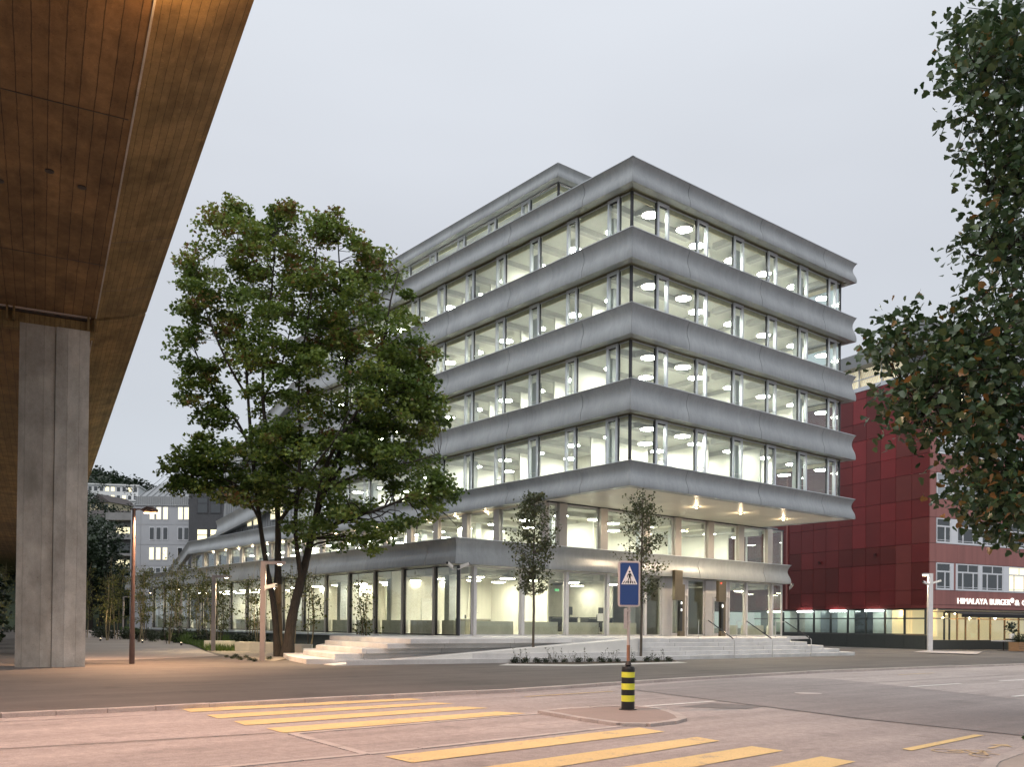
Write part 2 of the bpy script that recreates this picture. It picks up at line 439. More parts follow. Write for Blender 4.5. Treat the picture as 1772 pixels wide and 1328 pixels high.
M['lamp_post'] = pm('brown_lamp_post', (0.085, 0.055, 0.048), 0.4, 0.3, 0.1)
M['stele'] = pm('grey_brown_steel', (0.26, 0.23, 0.22), 0.4, 0.4, 0.06)
M['cctv'] = pm('camera_white', (0.70, 0.68, 0.66), 0.4, 0, 0.03)
M['bronze'] = pm('bronze_sheet', (0.16, 0.13, 0.09), 0.35, 0.6, 0.1, 1.5, 40, 0.05, 0.02)
M['door'] = pm('door_metal', (0.60, 0.57, 0.56), 0.4, 0.2, 0.04)
M['steel_rail'] = pm('stainless_steel', (0.62, 0.60, 0.58), 0.3, 0.8, 0.05)
M['red'] = pm('red_facade_sheet', (0.155, 0.018, 0.022), 0.38, 0.0, 0.14, 0.35, 20, 0.05, 0.03, tone=0.16)
M['red_r'] = pm('weathered_red_sheet', (0.26, 0.105, 0.095), 0.5, 0.0, 0.14, 0.8, 20, 0.06, 0.03, (2.4, 2.4, 0.12), tone=0.06)
M['red_joint'] = pm('red_joint', (0.04, 0.008, 0.008), 0.7)
M['zinc'] = pm('grey_fascia', (0.23, 0.24, 0.25), 0.5, 0.3, 0.08, 0.6, 30, 0.04, 0.02)
M['pvc'] = pm('white_window_frame', (0.60, 0.62, 0.66), 0.4, 0, 0.03)
M['base_dark'] = pm('dark_plinth', (0.035, 0.04, 0.04), 0.5, 0, 0.12)
M['lattice'] = emit('lit_patterned_window', (0.82, 0.75, 0.55), 0.6)
M['win_dark'] = pm('dark_window_glass', (0.03, 0.035, 0.04), 0.06, 0, 0.1, spec=0.9)
M['win_grey'] = pm('window_with_blind', (0.30, 0.33, 0.36), 0.25, 0, 0.08, spec=0.8)
M['win_lit'] = emit('lit_window', (0.95, 0.85, 0.55), 0.95)
M['win_warm'] = emit('glowing_restaurant_wall', (0.90, 0.72, 0.44), 0.48)  # walls glow by themselves in place of lamplit room walls
M['letters'] = emit('lit_letters', (1.0, 0.97, 0.88), 1.0)
M['awning'] = pm('black_awning', (0.012, 0.012, 0.014), 0.7)
M['wood'] = pm('planter_wood', (0.27, 0.15, 0.075), 0.7, 0, 0.2, 3, 40, 0.1, 0.1, (1, 1, 6), tone=0.12)
M['wood_post'] = pm('post_wood', (0.40, 0.26, 0.14), 0.7, 0, 0.15, 3, 40, 0.1, 0.1, (4, 4, 0.6))
M['soil'] = pm('garden_soil', (0.055, 0.042, 0.028), 0.95, 0, 0.3, 2, 20, 0.3, 0.6)
M['gravel'] = pm('gravel', (0.27, 0.23, 0.18), 0.9, 0, 0.2, 3, 14, 0.4, 0.8)
M['pale_gravel'] = pm('pale_gravel', (0.50, 0.48, 0.45), 0.9, 0, 0.1, 3, 14, 0.25, 0.6)
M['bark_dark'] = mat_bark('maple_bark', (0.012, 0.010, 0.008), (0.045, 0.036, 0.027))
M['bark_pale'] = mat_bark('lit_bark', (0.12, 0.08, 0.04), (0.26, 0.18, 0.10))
M['bark_thin'] = mat_bark('sapling_bark', (0.05, 0.04, 0.03), (0.13, 0.105, 0.08))
M['bamboo'] = mat_bark('birch_stem', (0.22, 0.17, 0.10), (0.42, 0.34, 0.20))
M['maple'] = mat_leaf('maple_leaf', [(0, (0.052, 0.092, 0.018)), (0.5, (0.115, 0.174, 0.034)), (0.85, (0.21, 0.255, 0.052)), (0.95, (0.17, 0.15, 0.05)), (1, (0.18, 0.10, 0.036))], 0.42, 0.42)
M['poplar'] = mat_leaf('poplar_leaf', [(0, (0.020, 0.045, 0.017)), (0.5, (0.046, 0.086, 0.030)), (0.80, (0.095, 0.130, 0.046)), (0.86, (0.15, 0.11, 0.03)), (1, (0.24, 0.11, 0.026))], 0.34, 0.25)
M['sapling'] = mat_leaf('sapling_leaf', [(0, (0.040, 0.052, 0.022)), (0.7, (0.085, 0.10, 0.042)), (1, (0.15, 0.15, 0.065))], 0.45, 0.35)
M['shrub'] = mat_leaf('shrub_leaf', [(0, (0.045, 0.058, 0.016)), (0.6, (0.115, 0.125, 0.036)), (1, (0.24, 0.20, 0.06))], 0.5, 0.4)
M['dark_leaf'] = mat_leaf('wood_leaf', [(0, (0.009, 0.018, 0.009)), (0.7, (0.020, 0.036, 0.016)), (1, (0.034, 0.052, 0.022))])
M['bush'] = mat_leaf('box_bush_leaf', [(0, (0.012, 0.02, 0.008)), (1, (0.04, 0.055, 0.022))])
M['grass'] = mat_leaf('grass_blade', [(0, (0.05, 0.10, 0.018)), (1, (0.13, 0.19, 0.04))], 0.5, 0.35)
M['render_grey'] = pm('grey_render', (0.33, 0.345, 0.375), 0.8, 0, 0.05, 0.5, 10, 0.03, 0.03)
M['brick_dark'] = pm('dark_clinker', (0.055, 0.058, 0.065), 0.8, 0, 0.1, 1, 8, 0.15, 0.1)
M['roof_zinc'] = pm('standing_seam_zinc', (0.25, 0.265, 0.28), 0.5, 0.2, 0.08, 0.5, 20, 0.04, 0.03)
M['white_block'] = pm('white_render', (0.60, 0.61, 0.62), 0.8, 0, 0.05)
M['cream'] = pm('cream_render', (0.50, 0.44, 0.30), 0.8, 0, 0.05)
M['tile_dark'] = pm('dark_roof_tiles', (0.06, 0.05, 0.05), 0.8, 0, 0.15, 2)
M['old_concrete'] = pm('weathered_balcony', (0.20, 0.20, 0.20), 0.8, 0, 0.15, 0.8)
M['desk'] = pm('dark_furniture', (0.025, 0.024, 0.022), 0.45)
M['counter'] = pm('olive_counter', (0.17, 0.16, 0.11), 0.5)
M['screen_white'] = emit('small_lit_display', (1.0, 1.0, 1.0), 1.6)

# ------------------------------------------------------------------ light fixtures' own light
def point(loc, energy, color, size=0.08, parent=None):
    d = bpy.data.lights.new('lamp_light', 'POINT'); d.energy, d.color, d.shadow_soft_size = energy, color, size
    return link('lamp_light', d, parent, loc)
def spot(loc, energy, color, angle, size=0.15, parent=None, blend=0.6, rot=(0, 0, 0)):
    d = bpy.data.lights.new('lamp_light', 'SPOT'); d.energy, d.color, d.shadow_soft_size = energy, color, size
    d.spot_size, d.spot_blend = R(angle), blend
    return link('lamp_light', d, parent, loc, rot)

# ================================================================== SETTING: ground
ROAD_Z = -0.07
RS = (EYE - ROAD_Z) / EYE
kerb_line = [(-60, -19.5), (-33, -1.2), (-14.5, 11.2), (-8.68, 15.35), (-6.68, 16.9), (-3.59, 19.55), (0.0, 22.34), (2.25, 24.7), (5.42, 28.1), (12.19, 34.3), (18.4, 38.7), (24.06, 42.6), (60, 68), (160, 140)]
def flat(name, pts, z, mat, parent=None, kind=None):
    a = sum(pts[i][0] * pts[(i + 1) % len(pts)][1] - pts[(i + 1) % len(pts)][0] * pts[i][1] for i in range(len(pts)))
    if a < 0: pts = pts[::-1]
    bm = bmesh.new()
    bm.faces.new([bm.verts.new((p[0], p[1], z)) for p in pts])
    bmesh.ops.triangulate(bm, faces=bm.faces[:])
    me = bpy.data.meshes.new(name); bm.to_mesh(me); bm.free(); me.materials.append(mat)
    o = link(name, me, parent)
    if kind: o['kind'] = kind
    return o
flat('ground', [(-1200, -200), (1200, -200), (1200, 1500), (-1200, 1500)], -0.12, M['ground'], kind='structure')
road = flat('road', [(-70, -40), (160, -40), (200, 160), (-70, 160)], ROAD_Z, M['road'], kind='structure')
pavement = flat('pavement', kerb_line + [(160, 260), (-320, 480), (-320, 60)], 0.0, M['walk'], kind='structure')
flat('road_patch', [(x * RS, y * RS) for x, y in [(2.71, 23.2), (7.55, 28.9), (9.98, 28.3), (11.65, 20.51), (7.73, 13.6), (6.14, 15.95)]], ROAD_Z + .004, M['patch'], kind='structure')
flat('road_patch', [(x * RS, y * RS) for x, y in [(3.3, 17.9), (4.6, 17.6), (5.2, 18.3), (4.2, 18.9)]], ROAD_Z + .005, M['patch_dark'], kind='structure')
path = flat('path', [(-92.46, 207.5), (-42.1, 101.9), (-28.0, 73.5), (-21.9, 61.5), (-16.6, 48.8), (-13.6, 42.0), (-15.6, 37.2), (-17.0, 36.0), (-19.5, 39.5), (-32, 62.3), (-69, 133), (-100, 205)], 0.004, M['path'], kind='structure')  # same asphalt as the pavement; lamplight painted in as a paler sheet

kerb = link('kerb', None); kerb['kind'] = 'structure'
def kerb_run(line, parent, w=0.22, z0=ROAD_Z - .05, z1=0.012, mat='granite', lo=0.9, hi=1.3, name='kerb_stone', off=0.0):
    pts = [Vector((p[0], p[1], 0)) for p in line]
    for a, b in zip(pts[:-1], pts[1:]):
        d = (b - a); ln_ = d.length; d.normalize(); n = Vector((-d.y, d.x, 0))
        k = max(1, round(ln_ / random.uniform(lo, hi)))
        for i in range(k):
            s0, s1 = ln_ * i / k + .006, ln_ * (i + 1) / k - .006
            q = [a + d * s0 + n * (-w * .5 + off), a + d * s1 + n * (-w * .5 + off), a + d * s1 + n * (w * .5 + off), a + d * s0 + n * (w * .5 + off)]
            m = MB().prism([(p.x, p.y) for p in q], z0, z1 + random.uniform(-.004, .004))
            m.obj(name, M[mat], parent)
kerb_run(kerb_line[2:13], kerb)

# near pavement in the lower right corner
near_line = [(4.5, 8.9), (5.86, 10.98), (6.72, 11.9), (7.5, 12.85), (12.2, 19)]
flat('near_pavement', near_line + [(30, 19), (30, 4), (4.5, 4)], 0.0, M['path'], kind='structure')
near_kerb = link('near_kerb', None); near_kerb['kind'] = 'structure'
kerb_run(near_line, near_kerb, .16)

# traffic island with its kerb ring
isl = [(0.52, 15.59), (1.21, 16.32), (2.21, 16.78), (2.68, 16.37), (2.82, 15.32), (2.75, 14.38), (1.83, 13.55), (1.17, 14.49)]
isl = [(x * 1.091, y * 1.091) for x, y in isl]
_r = []
for i, p in enumerate(isl):                      # round the blunt nose
    q, o_ = isl[i - 1], isl[(i + 1) % len(isl)]
    if 2 <= i <= 6 or i == 1:
        _r += [(p[0] * .75 + q[0] * .25, p[1] * .75 + q[1] * .25), (p[0] * .75 + o_[0] * .25, p[1] * .75 + o_[1] * .25)]
    else: _r.append(p)
isl = _r
island = flat('traffic_island', [(x + (1.95 - x) * .05, y + (16.4 - y) * .05) for x, y in isl], -0.018, M['island'], kind='structure')
kerb_run(isl + isl[:1], island, .17, ROAD_Z - .05, -0.012, lo=.4, hi=.6)
strips = link('median_edge', None); strips['kind'] = 'structure'
for ln_ in ([(-3.13, 12.91), (0.02, 15.84), (0.55, 16.25)], [(-3.13, 12.91), (-1.75, 11.0)], [(-1.75, 11.0), (0.02, 12.64), (1.75, 14.35)], [(-4.2, 9.0), (-3.08, 9.95), (-1.78, 11.0)]):
    kerb_run([(x * RS, y * RS) for x, y in ln_], strips, .13, ROAD_Z - .02, ROAD_Z + .014, 'strip', .8, 1.0, 'edge_stone')

# road markings
def marking(name, pts, mat='yellow', z=.008):
    return flat(name, [(x * RS, y * RS) for x, y in pts], ROAD_Z + z, M[mat], road)
for q in ([(-6.03, 16.48), (-2.15, 19.28), (-1.82, 19.02), (-5.63, 15.87)], [(-5.2, 15.41), (-1.58, 18.34), (-1.15, 18.13), (-4.83, 14.88)],
          [(-4.44, 14.47), (-0.95, 17.51), (-0.43, 17.21), (-4.09, 13.92)], [(-3.68, 13.57), (-0.26, 16.54), (0.27, 16.27), (-3.28, 13.03)],
          [(-1.51, 10.82), (2.01, 14.16), (2.33, 13.65), (-1.13, 10.35)], [(-0.42, 9.98), (2.69, 13.05), (2.92, 12.62), (0.0, 9.61)],
          [(0.7, 9.65), (3.23, 12.1), (3.53, 11.68), (1.1, 9.3)], [(1.85, 9.2), (3.85, 11.2), (4.12, 10.79), (2.25, 8.85)]):
    marking('crossing_stripe', q)
def lines(name, segs, w, mat, z=.008):
    for a, b in segs:
        a, b = Vector((*a, 0)), Vector((*b, 0)); d = (b - a).normalized(); n = Vector((-d.y, d.x, 0)) * w / 2
        marking(name, [tuple(p[:2]) for p in (a - n, b - n, b + n, a + n)], mat, z)
lines('lane_line', [((2.6, 17.91), (4.35, 19.33)), ((10.94, 24.78), (13.23, 26.59)), ((15.14, 27.99), (17.4, 29.7)), ((12.0, 21.6), (13.2, 22.6))], .13, 'white_paint')
lines('cycle_lane_line', [((0.3, 20.05), (2.48, 22.0)), ((13.44, 31.3), (15.35, 32.8))], .12, 'faded')
marking('cycle_lane_line', [(5.18, 11.97), (7.02, 13.69), (7.14, 13.62), (5.24, 11.81)])
# painted bicycle symbol and arrow, lying on the road
def ring(c, r, w, ang=0.0, el=1.0, n=24):
    o, i_ = [], []
    for k in range(n):
        t = 2 * math.pi * k / n
        o.append((math.cos(t) * r, math.sin(t) * r * el)); i_.append((math.cos(t) * (r - w), math.sin(t) * (r - w) * el))
    ca, sa = math.cos(ang), math.sin(ang)
    tf = lambda p: ((c[0] + p[0] * ca - p[1] * sa) * RS, (c[1] + p[0] * sa + p[1] * ca) * RS, ROAD_Z + .008)
    m = MB(); vs = [tf(p) for p in o] + [tf(p) for p in i_]
    return m.add(vs, [(k, (k + 1) % n, n + (k + 1) % n, n + k) for k in range(n)])
sym = link('bicycle_symbol', None, road)
sm = ring((5.715, 11.82), .20, .035); r2 = ring((6.04, 11.44), .22, .035)
sm.add(r2.v, r2.f)
for a, b in (((5.715, 11.82), (6.0, 11.93)), ((6.0, 11.93), (5.97, 11.6)), ((5.97, 11.6), (6.04, 11.44)), ((6.0, 11.93), (6.2, 11.85)), ((6.2, 11.85), (6.04, 11.44)), ((5.715, 11.82), (5.97, 11.6)), ((5.97, 11.6), (6.2, 11.85)), ((6.16, 11.95), (6.27, 11.78))):
    a, b = Vector((*a, 0)), Vector((*b, 0)); d = (b - a).normalized(); n = Vector((-d.y, d.x, 0)) * .018
    sm.poly([((p.x) * RS, (p.y) * RS, ROAD_Z + .0085) for p in (a - n, b - n, b + n, a + n)])
sm.obj('bicycle_outline', M['faded'], sym)
sm = MB()
for q in ([(6.40, 12.14), (6.70, 12.44), (6.74, 12.40), (6.46, 12.10)], [(6.62, 12.52), (6.90, 12.56), (6.82, 12.28), (6.72, 12.42)]):
    sm.poly([(x * RS, y * RS, ROAD_Z + .008) for x, y in q][::-1])
sm.obj('arrow', M['faded'], sym)

seam_m = pm('tar_seam', (.045, .04, .04), .6, 0, .2)
M['tar'] = seam_m
lines('tar_seam', [((2.71, 23.2), (6.14, 15.95)), ((6.14, 15.95), (7.73, 13.6)), ((9.98, 28.3), (11.65, 20.51)), ((-9, 13.4), (-6.2, 15.2)), ((7.6, 24.2), (18, 32.2)), ((-7.2, 10.5), (-3.4, 13.0))], .035, 'tar', .010)
# manhole cover
mh = MB().lathe([(.33, 0), (.33, .012), (.29, .013), (.28, .009), (.0, .009)], 20, (7.2 * RS, 21.9 * RS, ROAD_Z + .002))
mh.obj('manhole_cover', M['strip'], road)

# ================================================================== OFFICE BUILDING
TH = 0.6797
BO = Vector((5.6932, 44.0, 0))
bld = thing('office_building', 'modern office block with curved grey concrete bands and brightly lit glass floors', 'building', BO, TH)
def Bw(u, v, z=0.0):
    return BO + Vector((math.cos(TH) * u - math.sin(TH) * v, math.sin(TH) * u + math.cos(TH) * v, z))

class Facade:
    def __init__(s, org, t, n):
        s.o, s.t, s.n = Vector((*org, 0)), Vector((*t, 0)), Vector((*n, 0))
    def p(s, a, w, z):
        q = s.o + s.t * a + s.n * w
        return (q.x, q.y, z)
    def box(s, mb, s0, s1, w0, w1, z0, z1, mi=0):
        a, b = s.p(s0, w0, z0), s.p(s1, w1, z1)
        return mb.box(a[0], b[0], a[1], b[1], z0, z1, mi)
FR = Facade((0, 0), (1, 0), (0, -1))
FL = Facade((0, 0), (0, 1), (-1, 0))
FS = Facade((20.45, 0), (0, 1), (1, 0))
PR = Facade((-6.01, 6.16), (1, 0), (0, -1))
PL = Facade((-6.01, 6.16), (0, 1), (-1, 0))
PS = Facade((22.74, 6.16), (0, 1), (1, 0))
PROF = [(0.0, -.02), (.05, 0.0), (.14, .0), (.24, -.025), (.34, -.08), (.44, -.15), (.53, -.205), (.62, -.232), (.71, -.226), (.80, -.185), (.88, -.125), (.95, -.06), (1.0, -.01)]

def band_panel(fac, s0, s1, zb, zt, m0=0, m1=0, dz0=0.0, dz1=0.0, amp=1.0, name='band_panel'):
    """one cast panel: curved outer face, top, underside, ends; m0 / m1 = 1 mitres that end at a corner"""
    mb = MB(); n = len(PROF)
    g = 0.018
    ends = []
    for (sa, mm, sg, dz) in ((s0, m0, 1, dz0), (s1, m1, -1, dz1)):
        row = []
        for h, w in PROF + [(1.0, -.45), (0.0, -.45)]:
            w *= .76 * amp if w > -.4 else 1
            sh = -w if mm else g
            row.append(fac.p(sa + sg * (sh + (0.006 if mm else 0)), w, zb + h * (zt - zb) + dz))
        ends.append(row)
    k = n + 2
    vs = ends[0] + ends[1]
    fs = [(i, (i + 1) % k, k + (i + 1) % k, k + i) for i in range(k)]
    mb.add(vs, fs)
    mb.add(vs, [tuple(range(k - 1, -1, -1)), tuple(range(k, 2 * k))])
    o = mb.obj(name, M['band'], bld)
    bm = bmesh.new(); bm.from_mesh(o.data); bmesh.ops.recalc_face_normals(bm, faces=bm.faces[:])
    for f in bm.faces: f.smooth = len(f.verts) == 4
    bm.to_mesh(o.data); bm.free()
    o.data.set_sharp_from_angle(angle=R(40))
    return o
def coping(fac, s0, s1, zt, m0=0, m1=0, w1=.012, h=.035):
    mb = MB()
    a0, a1 = (s0 + .1 if m0 else s0), (s1 - .1 if m1 else s1)
    fac.box(mb, s0 - (w1 if m0 else 0), s1 + (w1 if m1 else 0), -.16, w1, zt + .003, zt + h)
    return mb.obj('coping', M['coping'], bld)
def joints(start, step, end):
    out = []; x = start
    while x < end - .5: out.append(x); x += step
    return out

ZB = [8.476, 12.22, 15.96, 19.705, 23.45]
ZT = [9.717, 13.74, 17.48, 21.2, 24.657]
LEND = 38.0
for zb, zt in zip(ZB, ZT):
    for fac, js, end, m0, m1 in ((FR, [0, 4.36, 10.6, 16.93, 20.45], 20.45, 1, 1), (FL, [0] + joints(3.59, 6.15, LEND) + [LEND], LEND, 1, 0), (FS, [0, 3.6, 9.8, 16.0, 22.0], 22, 1, 0)):
        for i in range(len(js) - 1):
            band_panel(fac, js[i], js[i + 1], zb, zt, m0 if i == 0 else 0, m1 if i == len(js) - 2 else 0)
        coping(fac, 0, end, zt, 1, m1)
# lowest band runs on along the gallery and dips down at its far end
js = joints(LEND, 6.15, 61.5) + [61.9]
for a, b in zip(js[:-1], js[1:]): band_panel(FL, a, b, ZB[0], ZT[0])
coping(FL, LEND, 61.9, ZT[0])
band_panel(FL, 61.9, 66.4, ZB[0], ZT[0], 0, 0, 0, -2.0); band_panel(FL, 66.4, 70.0, ZB[0], ZT[0], 0, 0, -2.0, -3.4)
# stepped-down end behind the maple: sloping ribbons over a seamed metal wall
band_panel(FL, LEND, 45.2, ZB[1], ZT[1], 0, 0, 0, -1.4); band_panel(FL, 45.2, 54.4, ZB[1], ZT[1], 0, 0, -1.4, -2.5)
band_panel(FL, LEND, 53.6, ZB[3], ZT[3], 0, 0, 0, -5.4)
w = MB()
w.add([(.7, LEND, 9.7), (.7, 61, 9.7), (.7, 54.4, 10.4), (.7, 53.6, 15.3), (.7, LEND, 20.5), (9, LEND, 9.7), (9, 61, 9.7), (9, 54.4, 10.4), (9, 53.6, 15.3), (9, LEND, 20.5)],
      [(4, 3, 2, 1, 0), (5, 6, 7, 8, 9), (2, 7, 6, 1), (3, 8, 7, 2), (4, 9, 8, 3), (0, 5, 9, 4), (0, 1, 6, 5)])
w.obj('sloped_wing', M['roof_zinc'], bld)
sm = MB()
for k in range(30):
    v = LEND + .4 + k * .55; top = 20.5 - (v - LEND) / 15.6 * 5.2 if v < 53.6 else 10.3
    sm.box(.64, .705, v, v + .05, 9.75, top)
o = sm.obj('seam', M['roof_zinc'], bld)
for v, z in ((40.5, 10.4), (42.0, 10.4), (45.6, 10.2), (47.0, 10.2), (40.5, 14.5), (42.2, 14.5)):
    f = MB().box(.55, .69, v, v + 1.1, z, z + 1.5).obj('window', M['alu'], bld)
    MB().box(.53, .548, v + .1, v + 1.0, z + .1, z + 1.4).obj('pane', M['win_lit'], f)

# plinth band
for fac, js, m0, m1 in ((PR, [0, 6.2, 12.6, 18.89, 25.74, 28.75], 1, 1), (PL, [0, 2.78] + joints(8.92, 6.14, 55) + [56], 1, 0), (PS, [0, 6, 12], 1, 0)):
    for i in range(len(js) - 1):
        band_panel(fac, js[i], js[i + 1], 4.65, 5.935, m0 if i == 0 else 0, m1 if i == len(js) - 2 else 0)
    coping(fac, 0, js[-1], 5.935, 1, m1)
# set-back top storey
TR = Facade((2.2, 8.0), (1, 0), (0, -1)); TL = Facade((2.2, 8.0), (0, 1), (-1, 0))
for fac, end, js in ((TR, 14.0, [0, 3.4, 9, 14.0]), (TL, 27.0, [0, 4.6, 10.7, 16.9, 23, 27])):
    for i in range(len(js) - 1):
        band_panel(fac, js[i], js[i + 1], 27.45, 28.24, 1 if i == 0 else 0, 0, amp=.6)
    mb = MB(); fac.box(mb, .5, end, -.75, -.6, 24.0, 24.9); mb.obj('sill_wall', M['alu'], bld)
MB().box(2.9, 15.6, 8.7, 34.4, 27.55, 28.1).obj('roof_slab', M['zinc'], bld)
MB().box(.5, 19.95, .5, LEND - .3, 23.75, 24.1).obj('roof', M['pale_gravel'], bld)

# ---- windows
def window(fac, s0, s1, z0, z1, kind, w=-.72):
    f = MB()
    if kind == 'fixed':
        fac.box(f, s0, s0 + .03, w - .06, w + .03, z0, z1, 1); fac.box(f, s1 - .03, s1, w - .06, w + .03, z0, z1, 1)
        fac.box(f, s0 + .03, s1 - .03, w - .05, w + .02, z0, z0 + .05, 0); fac.box(f, s0 + .03, s1 - .03, w - .05, w + .02, z1 - .05, z1, 0)
        fac.box(f, s0 + .03, s1 - .03, w - .16, w - .09, z1 - .26, z1 - .02, 2)
        i0, i1, j0, j1, wp = s0 + .03, s1 - .03, z0 + .05, z1 - .05, w
    else:
        b = .10
        fac.box(f, s0, s0 + b, w - .08, w + .12, z0, z1, 0); fac.box(f, s1 - b, s1, w - .08, w + .12, z0, z1, 0)
        fac.box(f, s0 + b, s1 - b, w - .08, w + .12, z0, z0 + .12, 0); fac.box(f, s0 + b, s1 - b, w - .08, w + .12, z1 - .14, z1, 0)
        fac.box(f, s0 + b, s0 + b + .045, w - .08, w + .03, z0 + .12, z1 - .14, 1); fac.box(f, s0 + b + .045, s1 - b, w - .08, w + .03, z1 - .19, z1 - .14, 1)
        i0, i1, j0, j1, wp = s0 + b + .045, s1 - b, z0 + .12, z1 - .19, w - .02
    o = f.obj('window', [M['alu'], M['gunmetal'], M['beige']], bld)
    g = MB(); fac.box(g, i0, i1, wp - .012, wp + .008, j0, j1); g.obj('pane', M['glass'], o)
    if kind != 'fixed':
        h = MB(); a, b_ = fac.p(s0 + .1, wp + .06, z0 + .42), fac.p(s1 - .1, wp + .06, z0 + .42)
        h.tube(a, b_, .014, n=5); h.obj('guard_bar', M['steel_rail'], o)
    return o
def corner_post(u, v, z0, z1, r=.05):
    MB().box(u - r, u + r, v - r, v + r, z0, z1).obj('corner_post', M['gunmetal'], bld)
for lv in range(4):
    z0, z1 = ZT[lv] + .03, ZB[lv + 1] - .03
    s = .78
    for k in range(6):
        a = 2.53 + 3.155 * k
        window(FR, s, a - .01, z0, z1, 'fixed'); window(FR, a, a + .86, z0, z1, 'casement'); s = a + .87
    window(FR, s, 20.45 - .78, z0, z1, 'fixed')
    s = .78; k = 0
    while s < 37:
        a = 1.53 + 3.1 * k
        window(FL, s, a - .01, z0, z1, 'fixed')
        window(FL, a, a + .80, z0, z1, 'casement'); s = a + .81; k += 1
    s = .78
    for k in range(3):
        window(FS, s, s + 2.3, z0, z1, 'fixed'); window(FS, s + 2.31, s + 3.1, z0, z1, 'casement'); s += 3.12
    mb = MB(); FS.box(mb, s, 22, -1.0, -.7, z0, z1); mb.obj('side_wall', M['zinc'], bld)
    corner_post(.72, .72, z0, z1); corner_post(19.73, .72, z0, z1, .045)
# undersides of the bands: blind slot and head strip
for lv in range(1, 5):
    zb = ZB[lv]
    for fac, end, e1 in ((FR, 20.45, 1), (FL, LEND, 0), (FS, 22, 0)):
        mb = MB()
        fac.box(mb, .46, end - (.46 if e1 else 0), -.6, -.46, zb + .02, zb + .06, 0)
        fac.box(mb, .60, end - (.6 if e1 else 0), -.70, -.605, zb + .10, zb + .14, 1)
        fac.box(mb, .70, end - (.7 if e1 else 0), -.86, -.705, zb - .028, zb + .30, 0)
        mb.obj('blind_slot', [M['olive'], M['joint']], bld)
# top storey glazing
s = .55
for k in range(8):
    window(TL, s, s + 2.55, 24.9, 27.4, 'fixed', -.6); window(TL, s + 2.56, s + 3.35, 24.9, 27.4, 'casement', -.6); s += 3.36
window(TR, .55, 3.3, 24.9, 27.4, 'fixed', -.6); window(TR, 3.31, 4.1, 24.9, 27.4, 'casement', -.6); window(TR, 4.11, 8, 24.9, 27.4, 'fixed', -.6)
MB().box(2.74, 2.82, 8.54, 8.62, 24.9, 27.45).obj('corner_post', M['gunmetal'], bld)
for k in range(5):
    o = MB().tube((2.62, 11 + k * 4.6, 25.05), (2.62, 11.35 + k * 4.6, 25.05), .06, n=8).obj('floor_lamp', M['lamp'])
    o.matrix_world = Matrix.Translation(BO) @ Matrix.Rotation(TH, 4, 'Z')
    tag(o, 'small bright floodlight on the sill of the set-back top storey', 'floodlight', 'floodlights along the top storey')

# ---- upper interiors
for lv in range(4):
    zf, zc = ZB[lv] + .34, ZB[lv + 1] + .12
    MB().box(.92, 19.5, .92, LEND - .2, zf - .2, zf).obj('floor_slab', M['floor'], bld)
    MB().box(.92, 19.5, .92, LEND - .2, zc, zc + .06).obj('ceiling', M['ceiling'], bld)
    rnd = random.Random(lv)
    cw = MB(); cw.box(7.2, 19.4, 7.2, LEND - .3, zf + .002, zc - .002); cw.obj('core_wall', M['timber_white'], bld)
    bm_ = MB()
    for k in range(12): bm_.box(1.0, 7.15, 2.35 + 3.1 * k, 2.7 + 3.1 * k, zc - .30, zc - .003)
    for k in range(6): bm_.box(2.6 + 3.155 * k + .1, 2.6 + 3.155 * k + .45, 1.0, 2.3, zc - .30, zc - .003); bm_.box(2.7 + 3.155 * k, 3.05 + 3.155 * k, 2.72, 7.15, zc - .304, zc - .003) if k > 1 else None
    bm_.obj('ceiling_raft', M['beam'], bld)
    for v in [3.35 + 6.2 * k for k in range(6)]:
        MB().box(1.9, 2.3, v - .2, v + .2, zf, zc - .31).obj('column', M['column'], bld)
    for u in (10.4, 16.6):
        MB().box(u - .2, u + .2, 1.5, 1.9, zf, zc - .31).obj('column', M['column'], bld)
    for v in rnd.sample([5.5, 8.6, 11.7, 14.8, 17.9, 21.0, 24.1, 27.2, 30.3], 5):
        MB().box(1.1 if rnd.random() < .4 else 2.6, 7.19, v - .05, v + .05, zf + .003, zc - .31).obj('partition', M['white_wall'], bld)
    for u in rnd.sample([8.9, 12.05, 15.2, 18.35], 2 if lv else 3):
        MB().box(u - .05, u + .05, 1.1 if rnd.random() < .4 else 2.4, 7.19, zf + .003, zc - .31).obj('partition', M['white_wall'], bld)
    for u in (9.6, 13.6, 17.3):
        d_ = MB().box(u, u + .95, 7.12, 7.195, zf + .01, zf + 2.1).obj('door', M['door'], bld)
        MB().box(u + .8, u + .86, 7.08, 7.118, zf + 1.0, zf + 1.14).obj('handle', M['gunmetal'], d_)
MB().box(3.2, 15.4, 9.2, 34, 24.12, 24.2).obj('floor_slab', M['floor'], bld)
MB().box(7.5, 15.3, 13, 34, 24.21, 27.5).obj('core_wall', M['timber_white'], bld)

# ---- cantilever soffit
for i in range(7):
    for j in range(3):
        u0, u1, v0, v1 = .46 + i * 2.79, .46 + (i + 1) * 2.79, .46 + j * 2.2, .46 + (j + 1) * 2.2
        MB().box(u0 + .006, u1 - .006, v0 + .006, v1 - .006, 8.478, 8.52).obj('soffit_panel', M['soffit'], bld)
for k in range(19):
    v0 = 7.08 + k * 2.9
    MB().box(.46, 1.2, v0 + .006, v0 + 2.894, 8.478, 8.52).obj('soffit_panel', M['soffit'], bld)
MB().box(.5, 22.4, 7.06, 60, 8.53, 8.6).obj('floor_slab', M['zinc'], bld)
MB().box(.7, 22.78, 6.8, 7.0, 8.40, 8.475).obj('head_strip', M['gunmetal'], bld)
MB().box(20.46, 22.78, 7.0, 20, 8.40, 8.49).obj('terrace_roof', M['gunmetal'], bld)

